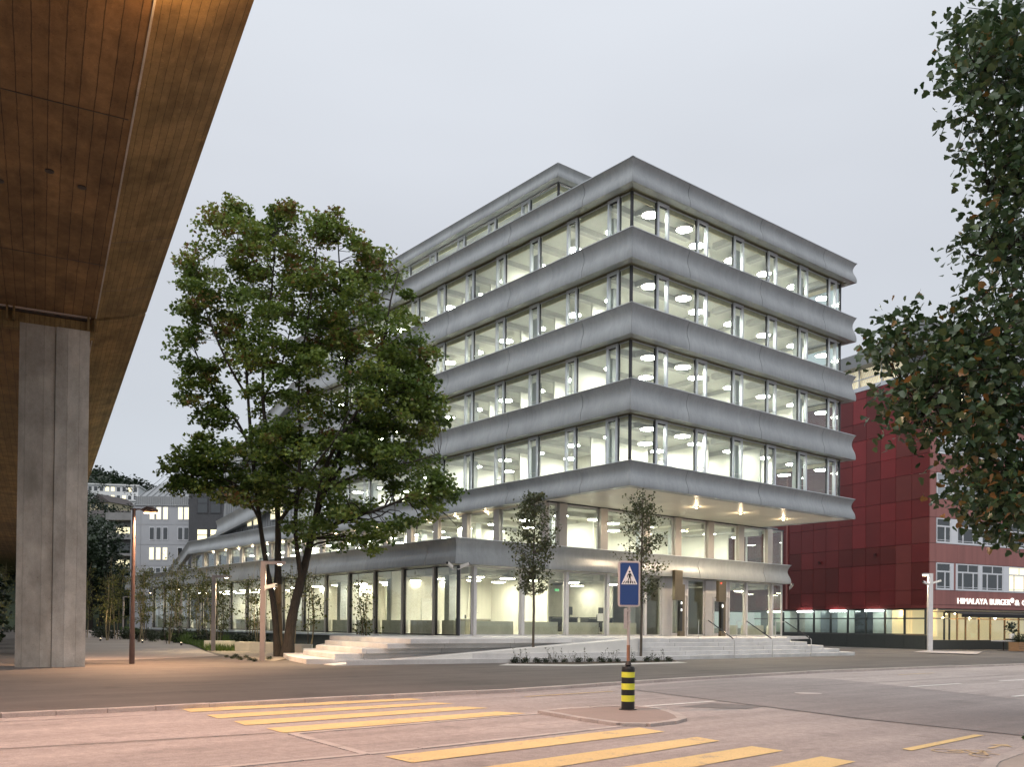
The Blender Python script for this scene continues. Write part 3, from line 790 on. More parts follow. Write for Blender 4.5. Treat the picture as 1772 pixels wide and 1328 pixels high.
# ---- first floor
z0, z1 = 5.97, 8.40
def pane_only(fac, a, b, w, z0, z1, mat='glass', nm='window', fr='alu_light', t=.05):
    f = MB()
    fac.box(f, a, a + t, w - .06, w + .03, z0, z1); fac.box(f, b - t, b, w - .06, w + .03, z0, z1)
    fac.box(f, a + t, b - t, w - .06, w + .03, z0, z0 + t); fac.box(f, a + t, b - t, w - .06, w + .03, z1 - t, z1)
    o = f.obj(nm, M[fr], bld)
    g = MB(); fac.box(g, a + t, b - t, w - .02, w, z0 + t, z1 - t); g.obj('pane', M[mat], o)
    return o
F1R = Facade((.7, 6.86), (1, 0), (0, -1)); F1L = Facade((.7, 6.86), (0, 1), (-1, 0))
pc = [.96, 4.17, 7.82, 10.65, 13.86, 17.04, 20.23]
edges = [0.06] + [x for c in pc for x in (c - .29, c + .29)] + [22.0]
for c in pc:
    mb = MB(); F1R.box(mb, c - .285, c + .285, -.12, .22, z0 - .02, z1); mb.obj('pilaster', M['pilaster'], bld)
for i in range(0, len(edges), 2):
    if edges[i + 1] - edges[i] > .3: pane_only(F1R, edges[i], edges[i + 1], -.03, z0, z1)
pl = [.1] + [4.4 + 3.17 * k for k in range(17)]
for c in pl:
    mb = MB(); F1L.box(mb, c - (.06 if c < 1 else .27), c + .27, -.12, .2, z0 - .02, z1); mb.obj('pilaster', M['pilaster'], bld)
for a, b in zip(pl[:-1], pl[1:]): pane_only(F1L, a + .28, b - .28, -.03, z0, z1)
pane_only(Facade((22.75, 6.9), (0, 1), (1, 0)), 0.0, 3.0, -.05, z0, z1); pane_only(Facade((22.75, 6.9), (0, 1), (1, 0)), 3.02, 6.5, -.05, z0, z1)
MB().box(22.69, 22.77, 6.84, 6.92, z0, z1).obj('corner_post', M['gunmetal'], bld)
MB().box(-5.6, 22.3, 6.6, 60, 5.75, 5.93).obj('terrace', M['zinc'], bld)
MB().box(1.0, 22.5, 7.2, 58, 5.935, 5.96).obj('floor_slab', M['floor'], bld)
MB().box(1.0, 22.5, 7.2, 58, 8.30, 8.38).obj('ceiling', M['ceiling'], bld)
MB().box(7.5, 22.4, 13.5, 58, 5.965, 8.295).obj('core_wall', M['timber_white'], bld)
bm_ = MB()
for k in range(16): bm_.box(1.1, 7.3, 8.4 + 3.1 * k, 8.75 + 3.1 * k, 8.02, 8.297)
for k in range(5): bm_.box(8.3 + 3.1 * k, 8.65 + 3.1 * k, 7.4, 13.4, 8.02, 8.297)
bm_.obj('ceiling_raft', M['beam'], bld)
for v in (17.5, 24.0, 30.3, 39.5): MB().box(2.2, 7.49, v, v + .1, 5.97, 8.01).obj('partition', M['white_wall'], bld)
for u in (6.6, 18.8): MB().box(u, u + .1, 8.6 if u > 7 else 9.4, 13.4, 5.97, 8.01).obj('partition', M['white_wall'], bld)
for u, v in ((2.9, 9.0), (9.6, 8.2), (12.6, 8.2), (2.0, 15.2), (2.0, 21.4), (2.0, 27.6)): MB().box(u - .2, u + .2, v - .2, v + .2, 5.965, 8.01).obj('column', M['column'], bld)

# ---- ground floor
z0, z1 = 1.02, 4.62
G0R = Facade((-5.31, 6.86), (1, 0), (0, -1)); G0L = Facade((-5.31, 6.86), (0, 1), (-1, 0))
mR = [-5.31, -4.3, -1.08, 2.14, 5.35, 8.55, 10.14]
for a, b in zip(mR[:-1], mR[1:]):
    pane_only(G0R, a + 5.31 + .1, b + 5.31 - .1, -.05, z0, z1, 'glass_green', t=.06)
for c in mR[1:]:
    mb = MB(); G0R.box(mb, c + 5.31 - .1, c + 5.31 + .1, -.2, .10, z0 - .02, z1); mb.obj('mullion', M['alu_light'], bld)
MB().box(-5.37, -5.23, 6.80, 6.94, z0, z1).obj('corner_post', M['gunmetal'], bld)
MB().box(-5.25, 10.14, 6.80, 7.0, .99, 1.04).obj('threshold', M['alu_light'], bld)
mL = [0.0, 2.2, 5.3, 8.35, 11.4, 14.45, 17.6, 20.8, 23.9, 27.0, 30.1, 33.2, 36.3, 39.4, 42.5, 45.6, 48.7]
for a, b in zip(mL[:-1], mL[1:]): pane_only(G0L, a + .1, b - .1, -.05, z0, z1, 'glass_green', fr='gunmetal')
for c in mL[1:]:
    mb = MB(); G0L.box(mb, c - .065, c + .065, -.2, .08, z0 - .02, z1); mb.obj('mullion', M['pilaster'], bld)
# entrance: two doors in pale metal surrounds, dark glass between
def entrance_door(u0, u1):
    f = MB(); a, b = u0 + 5.31, u1 + 5.31
    G0R.box(f, a, a + .12, -.15, .08, z0, z1); G0R.box(f, b - .12, b, -.15, .08, z0, z1)
    G0R.box(f, a + .12, b - .12, -.15, .05, 3.55, z1)
    G0R.box(f, a + .12, a + .75, -.15, .03, z0, 3.548)
    o = f.obj('door', M['door'], bld)
    l = MB(); G0R.box(l, a + .80, a + .92, -.1, .02, z0, 3.5); G0R.box(l, b - .30, b - .15, -.1, .02, z0, 3.5); G0R.box(l, a + .92, b - .30, -.1, .02, 3.3, 3.5); G0R.box(l, a + .92, b - .30, -.1, .02, z0, z0 + .16)
    l.obj('door_leaf', M['door'], o)
    g = MB(); G0R.box(g, a + .92, b - .30, -.05, -.03, z0 + .16, 3.3); g.obj('pane', M['glass_green'], o)
    h = MB(); 
    for z in (1.35, 2.0, 2.9, 3.3): h.tube(G0R.p(b - .1, .13, z), G0R.p(b - .1, .13, z + .2), .04, n=8)
    h.obj('hinge', M['steel_rail'], o)
entrance_door(10.16, 12.50); entrance_door(14.2, 16.7)
pane_only(G0R, 12.52 + 5.31, 14.18 + 5.31, -.06, z0, z1, 'glass_green', t=.07, fr='alu_light')
for a, b in ((16.72, 18.45), (18.62, 21.35), (21.52, 22.75)): pane_only(G0R, a + 5.31, b + 5.31, -.05, z0, z1, 'glass_green', t=.06)
for c in (18.535, 21.435):
    mb = MB(); G0R.box(mb, c + 5.31 - .08, c + 5.31 + .08, -.2, .10, z0 - .02, z1); mb.obj('mullion', M['alu_light'], bld)
for a, b in ((0.06, 3.0), (3.05, 6.0), (6.05, 9.0)): pane_only(Facade((22.75, 6.86), (0, 1), (1, 0)), a, b, -.05, z0, z1, 'glass_green')
# ground-floor interior
MB().box(-5.0, 22.5, 7.1, 56, .96, 1.015).obj('floor_slab', M['floor'], bld)
MB().box(-5.2, 22.5, 7.0, 56, 4.66, 4.74).obj('ceiling', M['ceiling'], bld)
bm_ = MB()
for k in range(15): bm_.box(-5.1, .3, 9.0 + 3.1 * k, 9.4 + 3.1 * k, 4.30, 4.655)
for k in range(9): bm_.box(-4.4 + 3.2 * k, -4.0 + 3.2 * k, 7.3, 13.5, 4.26, 4.655)
for k in range(3): bm_.path([(-5, 8.0 + k * 1.7, 4.40), (22, 8.0 + k * 1.7, 4.40)], .10, 8)
bm_.obj('ceiling_raft', M['beam'], bld)
MB().box(.4, .55, 14.0, 56, 1.02, 4.655).obj('back_wall', M['timber_white'], bld)
MB().box(-4.9, 3.9, 14.0, 14.15, 1.02, 4.655).obj('back_wall', M['timber_white'], bld)
MB().box(3.9, 22.4, 16.0, 16.15, 1.02, 4.655).obj('back_wall', M['white_wall'], bld)
for u, v0, v1 in ((2.25, 8.6, 13.9), (8.4, 9.5, 15.9), (12.7, 8.0, 15.9), (16.6, 8.5, 15.9)): MB().box(u, u + .12, v0, v1, 1.02, 4.25).obj('partition', M['timber_white'] if u < 5 else M['low_wall'] if u < 13 else M['white_wall'], bld)
for v in (17.2, 23.5, 29.5, 35.6): MB().box(-3.2, .39, v, v + .12, 1.02, 4.29).obj('partition', M['timber_white'], bld)
for u, v in ((-3.9, 9.6), (-3.9, 15.6), (-3.9, 21.8), (-3.9, 28.0), (18.0, 9.6), (10.0, 9.4)): MB().box(u - .22, u + .22, v - .22, v + .22, 1.02, 4.25).obj('column', M['column'], bld)
for a, b in zip(mR[:-2], mR[1:-1]): MB().box(a + .22, b - .28, 7.25, 7.45, 1.02, 1.78).obj('low_wall', M['low_wall'], bld)
for a, b in ((16.9, 18.2), (18.8, 21.1), (21.7, 22.5)): MB().box(a, b, 7.25, 7.45, 1.02, 1.72).obj('low_wall', M['low_wall'], bld)
for a, b in zip(mL[:-1], mL[1:]): MB().box(-4.92, -4.72, 6.86 + a + .35 + (.6 if a == 0 else 0), 6.86 + b - .2, 1.02, 1.80).obj('low_wall', M['low_wall'], bld)
for u in (-2.9, 5.0):
    d_ = MB().box(u, u + 1.0, 13.93, 13.998, 1.03, 3.1).obj('door', M['white_wall'], bld)
    MB().box(u + .85, u + .92, 13.88, 13.928, 2.0, 2.12).obj('handle', M['gunmetal'], d_)
# base wall and ledge under the left side, with its shadow gap
MB().box(-6.45, -5.5, 8.3, 56, .86, .985).obj('ledge', M['coping'], bld)
MB().box(-6.15, -5.4, 8.3, 56, -.1, .858).obj('base_wall', M['base_wall'], bld)

# ---- lamps inside (each hangs from a ceiling: a thing of its own)
def make_ceiling_lamp(mat):
    t = thing('ceiling_lamp', '-', 'ceiling lamp')
    MB().lathe([(.06, .0), (.06, .05), (.015, .06), (.015, .34)], 8).obj('stem', M['alu'], t)
    MB().lathe([(.41, -.09), (.44, -.06), (.44, 0.0), (.40, .015)], 20).obj('rim', M['alu_light'], t)
    MB().lathe([(.30, -.125), (.41, -.10), (.41, -.092)], 20).obj('diffuser', mat, t)
    return t
protoA, protoB = make_ceiling_lamp(M['lamp']), make_ceiling_lamp(M['lamp_g'])
used = {}
def lamp_at(proto, u, v, z, label, group):
    p = Bw(u, v, z)
    if proto.name not in used:
        used[proto.name] = 1; proto.location = p; proto['label'] = label; proto['group'] = group
    else:
        dup(proto, p, None, label, group)
names = ['lowest', 'second', 'third', 'uppermost']
for lv in range(4):
    zc = ZB[lv + 1] + .12 - .36
    lab = 'round glowing ceiling lamp behind the glass of the %s overhanging office floor' % names[lv]
    grp = 'round lamps on the %s office floor' % names[lv]
    for k in range(12):
        for u in (2.9, 5.6): lamp_at(protoA, u, 1.1 + 3.1 * k if k else 1.5, zc, lab, grp)
    for k in range(5):
        for v in (2.4, 5.2): lamp_at(protoA, 4.6 + 3.155 * (k + 1), v, zc, lab, grp)
lab, grp = 'round warm ceiling lamp in the recessed storey above the plinth band', 'round lamps in the recessed first floor'
for k in range(15):
    for u in (2.6, 5.3): lamp_at(protoB, u, 7.9 + 3.1 * k, 7.98, lab, grp)
for k in range(5):
    for v in (8.6, 11.6): lamp_at(protoB, 7.5 + 3.1 * k, v, 7.98, lab, grp)
lab, grp = 'round warm ceiling lamp in the ground floor behind tall shop glass', 'round lamps in the ground floor'
for k in range(14):
    for u in (-3.3, -1.2): lamp_at(protoB, u, 8.0 + 3.1 * k, 4.22, lab, grp)
for k in (0, 1, 2, 5, 6):
    for v in (8.6, 11.6): lamp_at(protoB, 1.0 + 3.2 * k, v, 4.22, lab, grp)
for k in range(12): lamp_at(protoA, 4.6 + .8 * (k % 2), 9.8 + 2.1 * k, 27.1, 'round ceiling lamp inside the set-back top storey', 'round lamps in the top storey')

# ---- soffit downlights
def make_downlight(w=70, strength='warm'):
    t = thing('downlight', '-', 'downlight')
    MB().lathe([(.13, -.05), (.15, -.05), (.15, .0), (.13, .0)], 14).obj('housing', M['gunmetal'], t)
    MB().lathe([(.06, -.065), (.08, -.053)], 14).obj('lens', M[strength], t)
    return t
dl = make_downlight()
first = True
spots = [(8.61, 2.98, 8.476, 60), (12.61, 2.9, 8.476, 60), (17.11, 3.0, 8.476, 60)] + [(.62, 12.46 + 3.14 * k, 8.476, 16) for k in range(15)]
for u, v, z, pw in spots:
    p = Bw(u, v, z)
    lab, grp = (('warm downlight set into the cream soffit under the overhang', 'downlights under the front overhang') if pw > 40 else
                ('small warm downlight under the lowest grey band on the maple side', 'downlights under the side band'))
    if first: dl.location = p; dl['label'] = lab; dl['group'] = grp; first = False
    else: dup(dl, p, None, lab, grp)
    point(p + Vector((0, 0, -.22)), pw * .5, (1.0, .74, .45), .03)
    spot(p + Vector((0, 0, -.10)), pw * 16, (1.0, .80, .55), 168, .05, blend=.5)

# ---- furniture and fittings seen through the ground-floor glass
def local(o):
    o.matrix_world = Matrix.Translation(BO) @ Matrix.Rotation(TH, 4, 'Z') @ o.matrix_world
    return o
t = thing('sink_counter', 'olive sink counter with a tap behind the corner shop window', 'counter', Bw(-1.2, 11.2, 1.02), TH)
MB().box(-1.3, 1.1, -.3, .3, 0, .86).obj('cabinet', M['counter'], t); MB().box(-1.33, 1.13, -.33, .33, .862, .91).obj('worktop', M['low_wall'], t)
MB().path([(.3, .1, .91), (.3, .1, 1.25), (.3, -.02, 1.32), (.3, -.14, 1.24)], .018, 6).obj('tap', M['steel_rail'], t)
MB().tube((-.5, 0, .91), (-.5, 0, 1.12), .05, n=8).obj('soap_bottle', M['black'], t)
t = thing('wall_clock', 'round white wall clock above the sink counter', 'clock', Bw(-2.0, 13.95, 3.35), TH)
o = MB().lathe([(.24, 0), (.25, .05), (.21, .055)], 20).obj('case', M['alu_light'], t, rot=(R(90), 0, 0))
MB().box(-.012, .012, -.075, -.066, 0, .16).box(0, .11, -.075, -.066, -.012, .012).obj('hands', M['black'], t)
def desk(u, v, label, ln_=2.2):
    t = thing('desk', label, 'desk', Bw(u, v, 1.02), TH)
    MB().box(-ln_ / 2, ln_ / 2, -.4, .4, 1.02, 1.08).obj('desk_top', M['desk'], t)
    for x in (-ln_ / 2 + .04, ln_ / 2 - .12): MB().box(x, x + .08, -.36, .36, 0, 1.018).obj('leg', M['desk'], t)
    MB().box(-ln_ / 2 + .13, ln_ / 2 - .13, .3, .34, .2, 1.0).obj('front_panel', M['desk'], t)
    return t
desk(4.0, 9.4, 'long black counter desk behind the glass beside the first front sapling'); desk(7.2, 9.6, 'black desk with a chair beside it behind the pedestrian sign')
for u, v, z, lab in ((4.6, 9.3, 2.1, 'black monitor on the long black counter desk'), (7.6, 9.6, 2.1, 'black monitor on the desk behind the pedestrian sign')):
    t = thing('monitor', lab, 'monitor', Bw(u, v, z), TH + .3)
    MB().box(-.36, .36, -.02, .03, .14, .62).obj('screen', M['desk'], t); MB().box(-.04, .04, -.02, .02, .02, .14).box(-.14, .14, -.1, .1, 0, .02).obj('stand', M['desk'], t)
t = thing('office_chair', 'dark office chair with a white jacket over its back', 'chair', Bw(6.55, 8.7, 1.02), TH + 2.6)
MB().box(-.25, .25, -.25, .25, .48, .57).obj('seat', M['desk'], t); MB().box(-.24, .24, .22, .29, .62, 1.25).obj('backrest', M['desk'], t)
MB().box(-.2, .2, .292, .33, .85, 1.32).obj('jacket', M['sign_white'], t); MB().tube((0, 0, .06), (0, 0, .48), .03).obj('stem', M['steel_rail'], t)
f = MB()
for k in range(5): f.tube((0, 0, .08), (.3 * math.cos(k * 1.257), .3 * math.sin(k * 1.257), .04), .025, n=6)
f.obj('base', M['desk'], t)
t = thing('exit_sign', 'small green exit sign under the ground floor ceiling', 'exit sign', Bw(6.0, 12.0, 3.75), TH)
MB().box(-.18, .18, -.02, .02, 0, .16).obj('panel', emit('exit_green', (.03, .30, .10), .5), t)

# ---- door pillars in front of the entrance
for u, lab, tall in ((10.75, 'bronze intercom pillar with a tall box at the first entrance door', 1), (14.75, 'bronze intercom pillar with a red lamp at the second entrance door', 0)):
    t = thing('intercom_pillar', lab, 'intercom pillar', Bw(u, 6.05, 1.0), TH)
    MB().box(-.02, .46, -.1, .1, .0, .32).obj('foot', M['bronze'], t)
    MB().box(.0, .20, -.12, .1, .322, 2.2).obj('front_panel', M['black'], t); MB().box(.205, .44, -.1, .1, .322, 2.2 if not tall else 3.2).obj('column_body', M['bronze'], t)
    if tall: MB().box(-.5, .198, -.12, .1, 2.21, 4.05).obj('upper_box', M['bronze'], t)
    else: MB().box(-.28, .198, -.12, .1, 2.21, 3.55).box(.2, .46, -.12, .1, 2.21, 3.55).obj('upper_box', M['bronze'], t)
    sc = MB()
    for z in ((1.98, 2.12), (1.55, 1.7)) if tall else ((1.85, 2.05),): sc.box(.05, .15, -.135, -.122, *z)
    sc.obj('display', M['screen_white'], t)
    if not tall: MB().box(-.1, .0, -.135, -.122, 3.35, 3.45).obj('red_lamp', emit('red_pilot', (1, .08, .04), 1.2), t)

# ================================================================== STAIRS AND RAMP
stairs = link('stairs', None, None, BO, (0, 0, TH)); stairs['kind'] = 'structure'
def clip_u(poly, lo, hi):
    def cut(p, val, keep_less):
        out = []
        for i in range(len(p)):
            a, b = p[i], p[(i + 1) % len(p)]
            ia, ib = (a[0] <= val) == keep_less, (b[0] <= val) == keep_less
            if ia: out.append(a)
            if ia != ib:
                t_ = (val - a[0]) / (b[0] - a[0]); out.append((val, a[1] + t_ * (b[1] - a[1])))
        return out
    p = cut(poly, hi, True)
    return cut(p, lo, False) if p else p
def step_level(poly, z0, z1, edges_):
    for a, b in zip(edges_[:-1], edges_[1:]):
        q = clip_u(poly, a + .004, b - .004)
        if len(q) < 3: continue
        ar = abs(sum(q[i][0] * q[(i + 1) % len(q)][1] - q[(i + 1) % len(q)][0] * q[i][1] for i in range(len(q)))) / 2
        if ar > .02: bevel(MB().prism(q, z0, z1).obj('step', M['step'], stairs), .012, 1)
P0, P1 = Vector((-15.9, .75)), Vector((-1.0, -.7))
rd = (P1 - P0).normalized(); rn = Vector((-rd.y, rd.x)); RW = 0.95
RBk = lambda t_: P0 + (P1 - P0) * t_ + rn * .1
RFr = lambda t_: P0 + (P1 - P0) * t_ - rn * RW
Lk = [-16.35, -15.35, -14.4, -13.5, -12.7]
vb = [5.0, 5.6, 6.3, 7.2, 8.28]
for k in range(5):
    z0_, z1_ = .2 * k + (0 if k else -.08), .2 * (k + 1)
    a = Vector((Lk[k], 1.3 - .42 * k + .12))
    off = .30 * k + .12
    b = RBk(.97) + rn * (off * .35)
    poly = [(Lk[k] + .9, vb[k]), tuple(a), tuple(RBk(.2 * k + .03) + rn * .03), tuple(RBk(1.0) + rn * .03), (-.9, 8.28), (Lk[k] + 2.2, 8.28)]
    step_level(poly, z0_, z1_, [-20, -14.2, -10.8, -7.4, -4.0, 2])
V = [-2.05 + .34 * k for k in range(5)]
for k in range(5):
    z0_, z1_ = .2 * k + (0 if k else -.08), .2 * (k + 1) - (.0 if k < 4 else 0)
    f0 = RFr(min(.995, .2 * (k + 1) if k else .03))
    right = 17.0 - 1.12 * k
    poly = [tuple(f0), (max(-2.8, f0.x + .6) + .2 * k, V[k]), (right, V[k]), (right + 2.6, 2.4), (right + 9.0 if k < 4 else 26.0, 6.84), (-.898, 6.84), (-.898, RFr(.99).y)]
    step_level(poly, z0_, z1_, [-20, -8, -4.6, -1.2, 2.2, 5.6, 9.0, 12.4, 15.8, 19.2, 27])
# ramp: a sloping slab lying across the flight
m = MB()
a0, a1, b0, b1 = P0 + rn * .09, P1 + rn * .09, P0 - rn * RW, P1 - rn * RW
m.add([(a0.x, a0.y, -.05), (b0.x, b0.y, -.05), (b1.x, b1.y, -.05), (a1.x, a1.y, -.05), (a0.x, a0.y, .02), (b0.x, b0.y, .02), (b1.x, b1.y, 1.004), (a1.x, a1.y, 1.004)],
      [(3, 2, 1, 0), (4, 5, 6, 7), (0, 1, 5, 4), (1, 2, 6, 5), (2, 3, 7, 6), (3, 0, 4, 7)])
m.obj('ramp', M['ramp'], stairs)
MB().prism([(-.895, -.6), (12.3, -.6), (23, 6.7), (-.895, 6.7)], 1.001, 1.006).obj('landing', M['step'], stairs)
MB().box(-6.2, 23, 6.5, 7.3, .1, .985).obj('landing', M['step'], stairs)

# handrails
def handrail(u, lab, vt=-.55, vbm=-2.12):
    t = thing('handrail', lab, 'handrail', Bw(u, 0, 0), TH, 'handrails on the front stairs')
    MB().path([(0, vt + .75, 1.0), (0, vt + .75, 1.92), (0, vt + .1, 1.92)], .022, 8).obj('upper_post', M['steel_rail'], t)
    MB().path([(0, vbm, 0.0), (0, vbm, .95), (0, vbm + .08, 1.0)], .022, 8).obj('lower_post', M['steel_rail'], t)
    MB().tube((0, vt + .1, 1.93), (0, vbm + .06, 1.0), .03, n=8).obj('rail', M['black'], t)
handrail(5.5, 'left one of three black handrails, before the second entrance door')
handrail(8.75, 'middle one of three black handrails on the front stairs')
handrail(12.35, 'right one of three black handrails, against the red building base')

# ================================================================== RED BUILDING
RT = 0.4644
RO = Vector((32.34, 70.0, 0))
red = thing('red_building', 'dark red panelled building with a burger restaurant on its ground floor', 'building', RO, RT)
def Rw(u, v, z=0.0):
    return RO + Vector((math.cos(RT) * u - math.sin(RT) * v, math.sin(RT) * u + math.cos(RT) * v, z))
MB().box(.08, 40, .08, 30, 3.25, 21.62).obj('wall', M['red_joint'], red)
vcols = [0.0, 1.62, 3.15, 4.67, 6.17, 7.6, 9.08, 10.55, 12.03, 13.5, 15.0, 16.5, 18, 19.5, 21, 22.5, 24]
zrows = [3.22, 3.51, 4.66, 6.83, 8.32, 10.33, 11.83, 13.87, 15.36, 17.42, 18.91, 20.96, 21.62]
shades = [pm('red_facade_sheet_%s' % n_, c, 0.36, 0, .12, .35, 20, .05, .03, tone=.10) for n_, c in (('deep', (0.085, 0.012, 0.011)), ('mid', (0.120, 0.015, 0.016)), ('bright', (0.175, 0.019, 0.022)), ('dull', (0.128, 0.027, 0.025)))]
rr = random.Random(5)
for i in range(len(vcols) - 1):
    for j in range(len(zrows) - 1):
        top = zrows[j] > 8
        pick = 3 if (i < 2 and rr.random() < .7) else (2 if (top and i in (2, 4) and rr.random() < .7) else (1 if top or rr.random() < .3 else 0))
        MB().box(-.03, .079, vcols[i] + .015, vcols[i + 1] - .015, zrows[j] + .014, zrows[j + 1] - .014).obj('panel', shades[pick], red)
# street face: bands of weathered sheet, ribbon windows between
ucols = [0.0, .72, 3.2, 6.6, 9.75, 12.9, 16.1, 19.3]
def fstrip(z0, z1, i0=0):
    for a, b in zip(ucols[i0:-1], ucols[i0 + 1:]):
        MB().box(a + .008, b - .008, -.03, .079, z0 + .014, z1 - .014).obj('panel', M['red_r'], red)
rows = [(4.66, 6.83), (8.32, 10.33), (11.83, 13.87), (15.36, 17.42), (18.91, 20.96)]
fstrip(3.51, 4.66); fstrip(3.22, 3.51)
for (a, b), (c, d) in zip(rows, rows[1:] + [(21.62, 0)]):
    fstrip(b, c)
    MB().box(.01, .715, -.03, .079, a + .014, b - .014).obj('panel', M['red_r'], red)
wins = [(.80, 2.45), (3.2, 5.8), (6.15, 8.8), (9.5, 12.2), (12.5, 15.2), (15.9, 18.6)]
for r_, (z0, z1) in enumerate(rows):
    z0 += .02; z1 -= .02
    for i, (a, b) in enumerate(wins):
        nb = 2 if i == 0 else 3
        f = MB(); t = .09
        f.box(a, b, -.02, .06, z0, z0 + .14); f.box(a, b, -.02, .06, z1 - t, z1); f.box(a, a + t, -.02, .06, z0 + .14, z1 - t); f.box(b - t, b, -.02, .06, z0 + .14, z1 - t)
        zt = z0 + (z1 - z0) * .68
        f.box(a + t, b - t, -.022, .06, zt - .06, zt + .06)
        f.box(a + t, b - t, -.021, .055, z0 + .24, z0 + .28)
        xs = [a + (b - a) * q for q in ((.6,) if nb == 2 else (.26, .74))]
        for x in xs: f.box(x - .06, x + .06, -.025, .06, z0 + .14, zt - .06)
        if nb == 3: f.box((a + b) / 2 - .04, (a + b) / 2 + .04, -.025, .06, zt + .06, z1 - t)
        o = f.obj('window', M['pvc'], red)
        lit = (r_ == 0 and i in (3, 4)) or (r_ == 4 and i == 1)
        MB().box(a + t, b - t, .02, .04, z0 + .14, z1 - t).obj('pane', M['win_lit'] if lit else (M['win_dark'] if r_ < 2 else M['win_grey']), o)
    for a, b in ((2.46, 3.19), (5.82, 6.13), (8.82, 9.48), (12.22, 12.48), (15.22, 15.88)):
        MB().box(a, b, -.035, .05, z0, z1).obj('post', M['pvc'], red)
MB().box(2.8, 3.0, -.05, .05, 4.7, 6.8).obj('downpipe', M['red_r'], red)
MB().box(-.12, -.032, 15.2, 15.36, 3.3, 21.5).obj('downpipe', M['red_r'], red)
for v, z in ((11.1, 7.3), (5.0, 7.6)):
    MB().box(-.25, -.032, v, v + .16, z, z + .2).obj('wall_bracket', M['red_joint'], red)
# set-back top floor: sill, patterned lit glazing, grey fascia
MB().box(-.06, 30, -.06, 26, 21.63, 21.98).obj('sill', M['alu'], red)
MB().box(.5, 30, .5, 24, 21.98, 23.6).obj('attic_wall', M['zinc'], red)
for i in range(6):
    v0 = 2.6 + i * 2.35
    f = MB(); f.box(.36, .48, v0, v0 + .1, 21.98, 23.6).box(.36, .48, v0 + .1, v0 + 2.35, 22.72, 22.80)
    o = f.obj('window', M['alu'], red); MB().box(.42, .46, v0 + .1, v0 + 2.35, 22.0, 22.72).box(.42, .46, v0 + .1, v0 + 2.35, 22.8, 23.6).obj('pane', M['lattice'], o)
    lt = MB()
    for k in range(14):
        y = v0 + .1 + k * .17
        lt.add([(.40, y, 22.0), (.40, y + .035, 22.0), (.40, min(y + .60, v0 + 2.3), 23.58), (.40, min(y + .565, v0 + 2.27), 23.58)], [(0, 1, 2, 3)])
        lt.add([(.405, min(y + .60, v0 + 2.3), 22.0), (.405, min(y + .565, v0 + 2.27), 22.0), (.405, y, 23.58), (.405, y + .035, 23.58)], [(0, 1, 2, 3)])
    lt.obj('lattice', M['beige'], o)
MB().box(-.5, 30, -.5, 26, 23.65, 24.75).obj('fascia', M['zinc'], red)
MB().box(1.0, 26, 1.0, 5.0, 24.76, 26.3).obj('roof_house', M['zinc'], red)
# ground floor: dark plinth, framed glazing, tubes under the ceiling, warm restaurant to the right
gm = [0.38, 2.32, 4.24, 6.2, 8.14, 10.06, 12.03, 13.94, 15.85, 17.8, 19.8]
for a, b in zip(gm[:-1], gm[1:]):
    MB().box(.0, .3, a + .01, b - .01, -.1, 1.12).obj('plinth_panel', M['base_dark'], red)
MB().box(.0, .3, -.02, gm[0] - .01, -.1, 1.12).obj('plinth_panel', M['base_dark'], red)
gvals = ['rest', 'rest', 'tube', 'dark', 'tube', 'grey', 'tube', 'beige', 'tube', 'grey']
back = {'rest': M['win_warm'], 'tube': pm('frosted_film', (.64, .66, .62), .5, 0, .06), 'dark': M['win_dark'], 'grey': M['win_grey'], 'beige': pm('lit_room_wall', (.62, .58, .50), .7)}
for (a, b), gv in zip(zip(gm[:-1], gm[1:]), gvals):
    f = MB(); f.box(.02, .18, a - .05, a + .05, 1.13, 3.2).box(.03, .16, a + .05, b - .05, 1.13, 1.20).box(.03, .16, a + .05, b - .05, 2.38, 2.48).box(.03, .16, a + .05, b - .05, 3.12, 3.2)
    o = f.obj('window', M['base_dark'], red)
    MB().box(.08, .10, a + .05, b - .05, 1.2, 2.38).box(.08, .10, a + .05, b - .05, 2.48, 3.12).obj('pane', M['glass'], o)
    MB().box(.9, 1.0, a + .02, b - .02, 1.13, 3.2).obj('back_panel', back[gv], o)
    if gv == 'tube':
        MB().box(-.16, -.02, a + .12, b - .12, 3.02, 3.13).obj('tube_light', M['tube'], red)
# restaurant interior along both faces of the corner
MB().box(1.2, 1.3, .2, 4.2, 1.0, 3.2).obj('partition', M['win_warm'], red)
MB().box(.0, 16, .0, .3, -.1, .75).obj('plinth_panel', M['base_dark'], red)
um = [.0, 1.9, 2.5, 3.4, 4.4, 6.0, 7.4, 9.2, 11.0, 13, 15]
for a, b in zip(um[:-1], um[1:]):
    f = MB(); f.box(b - .06, b, .02, .16, .76, 3.0).box(a, b - .06, .03, .14, 2.40, 2.48).box(a, b - .06, .03, .14, 2.94, 3.0)
    o = f.obj('window', M['base_dark'] if a < 2 else M['wood_post'], red)
    MB().box(a, b - .06, .08, .10, .78, 2.40).box(a, b - .06, .08, .10, 2.48, 2.94).obj('pane', M['glass'], o)
MB().box(.35, 16, 2.6, 2.7, .7, 3.2).obj('back_wall', M['win_warm'], red)
MB().box(.32, 16, .32, 4, 3.1, 3.2).obj('ceiling', M['white_wall'], red)
for i, (v, z) in enumerate(((2.0, 2.9), (4.0, 2.9), (3.0, 2.9))):
    pass
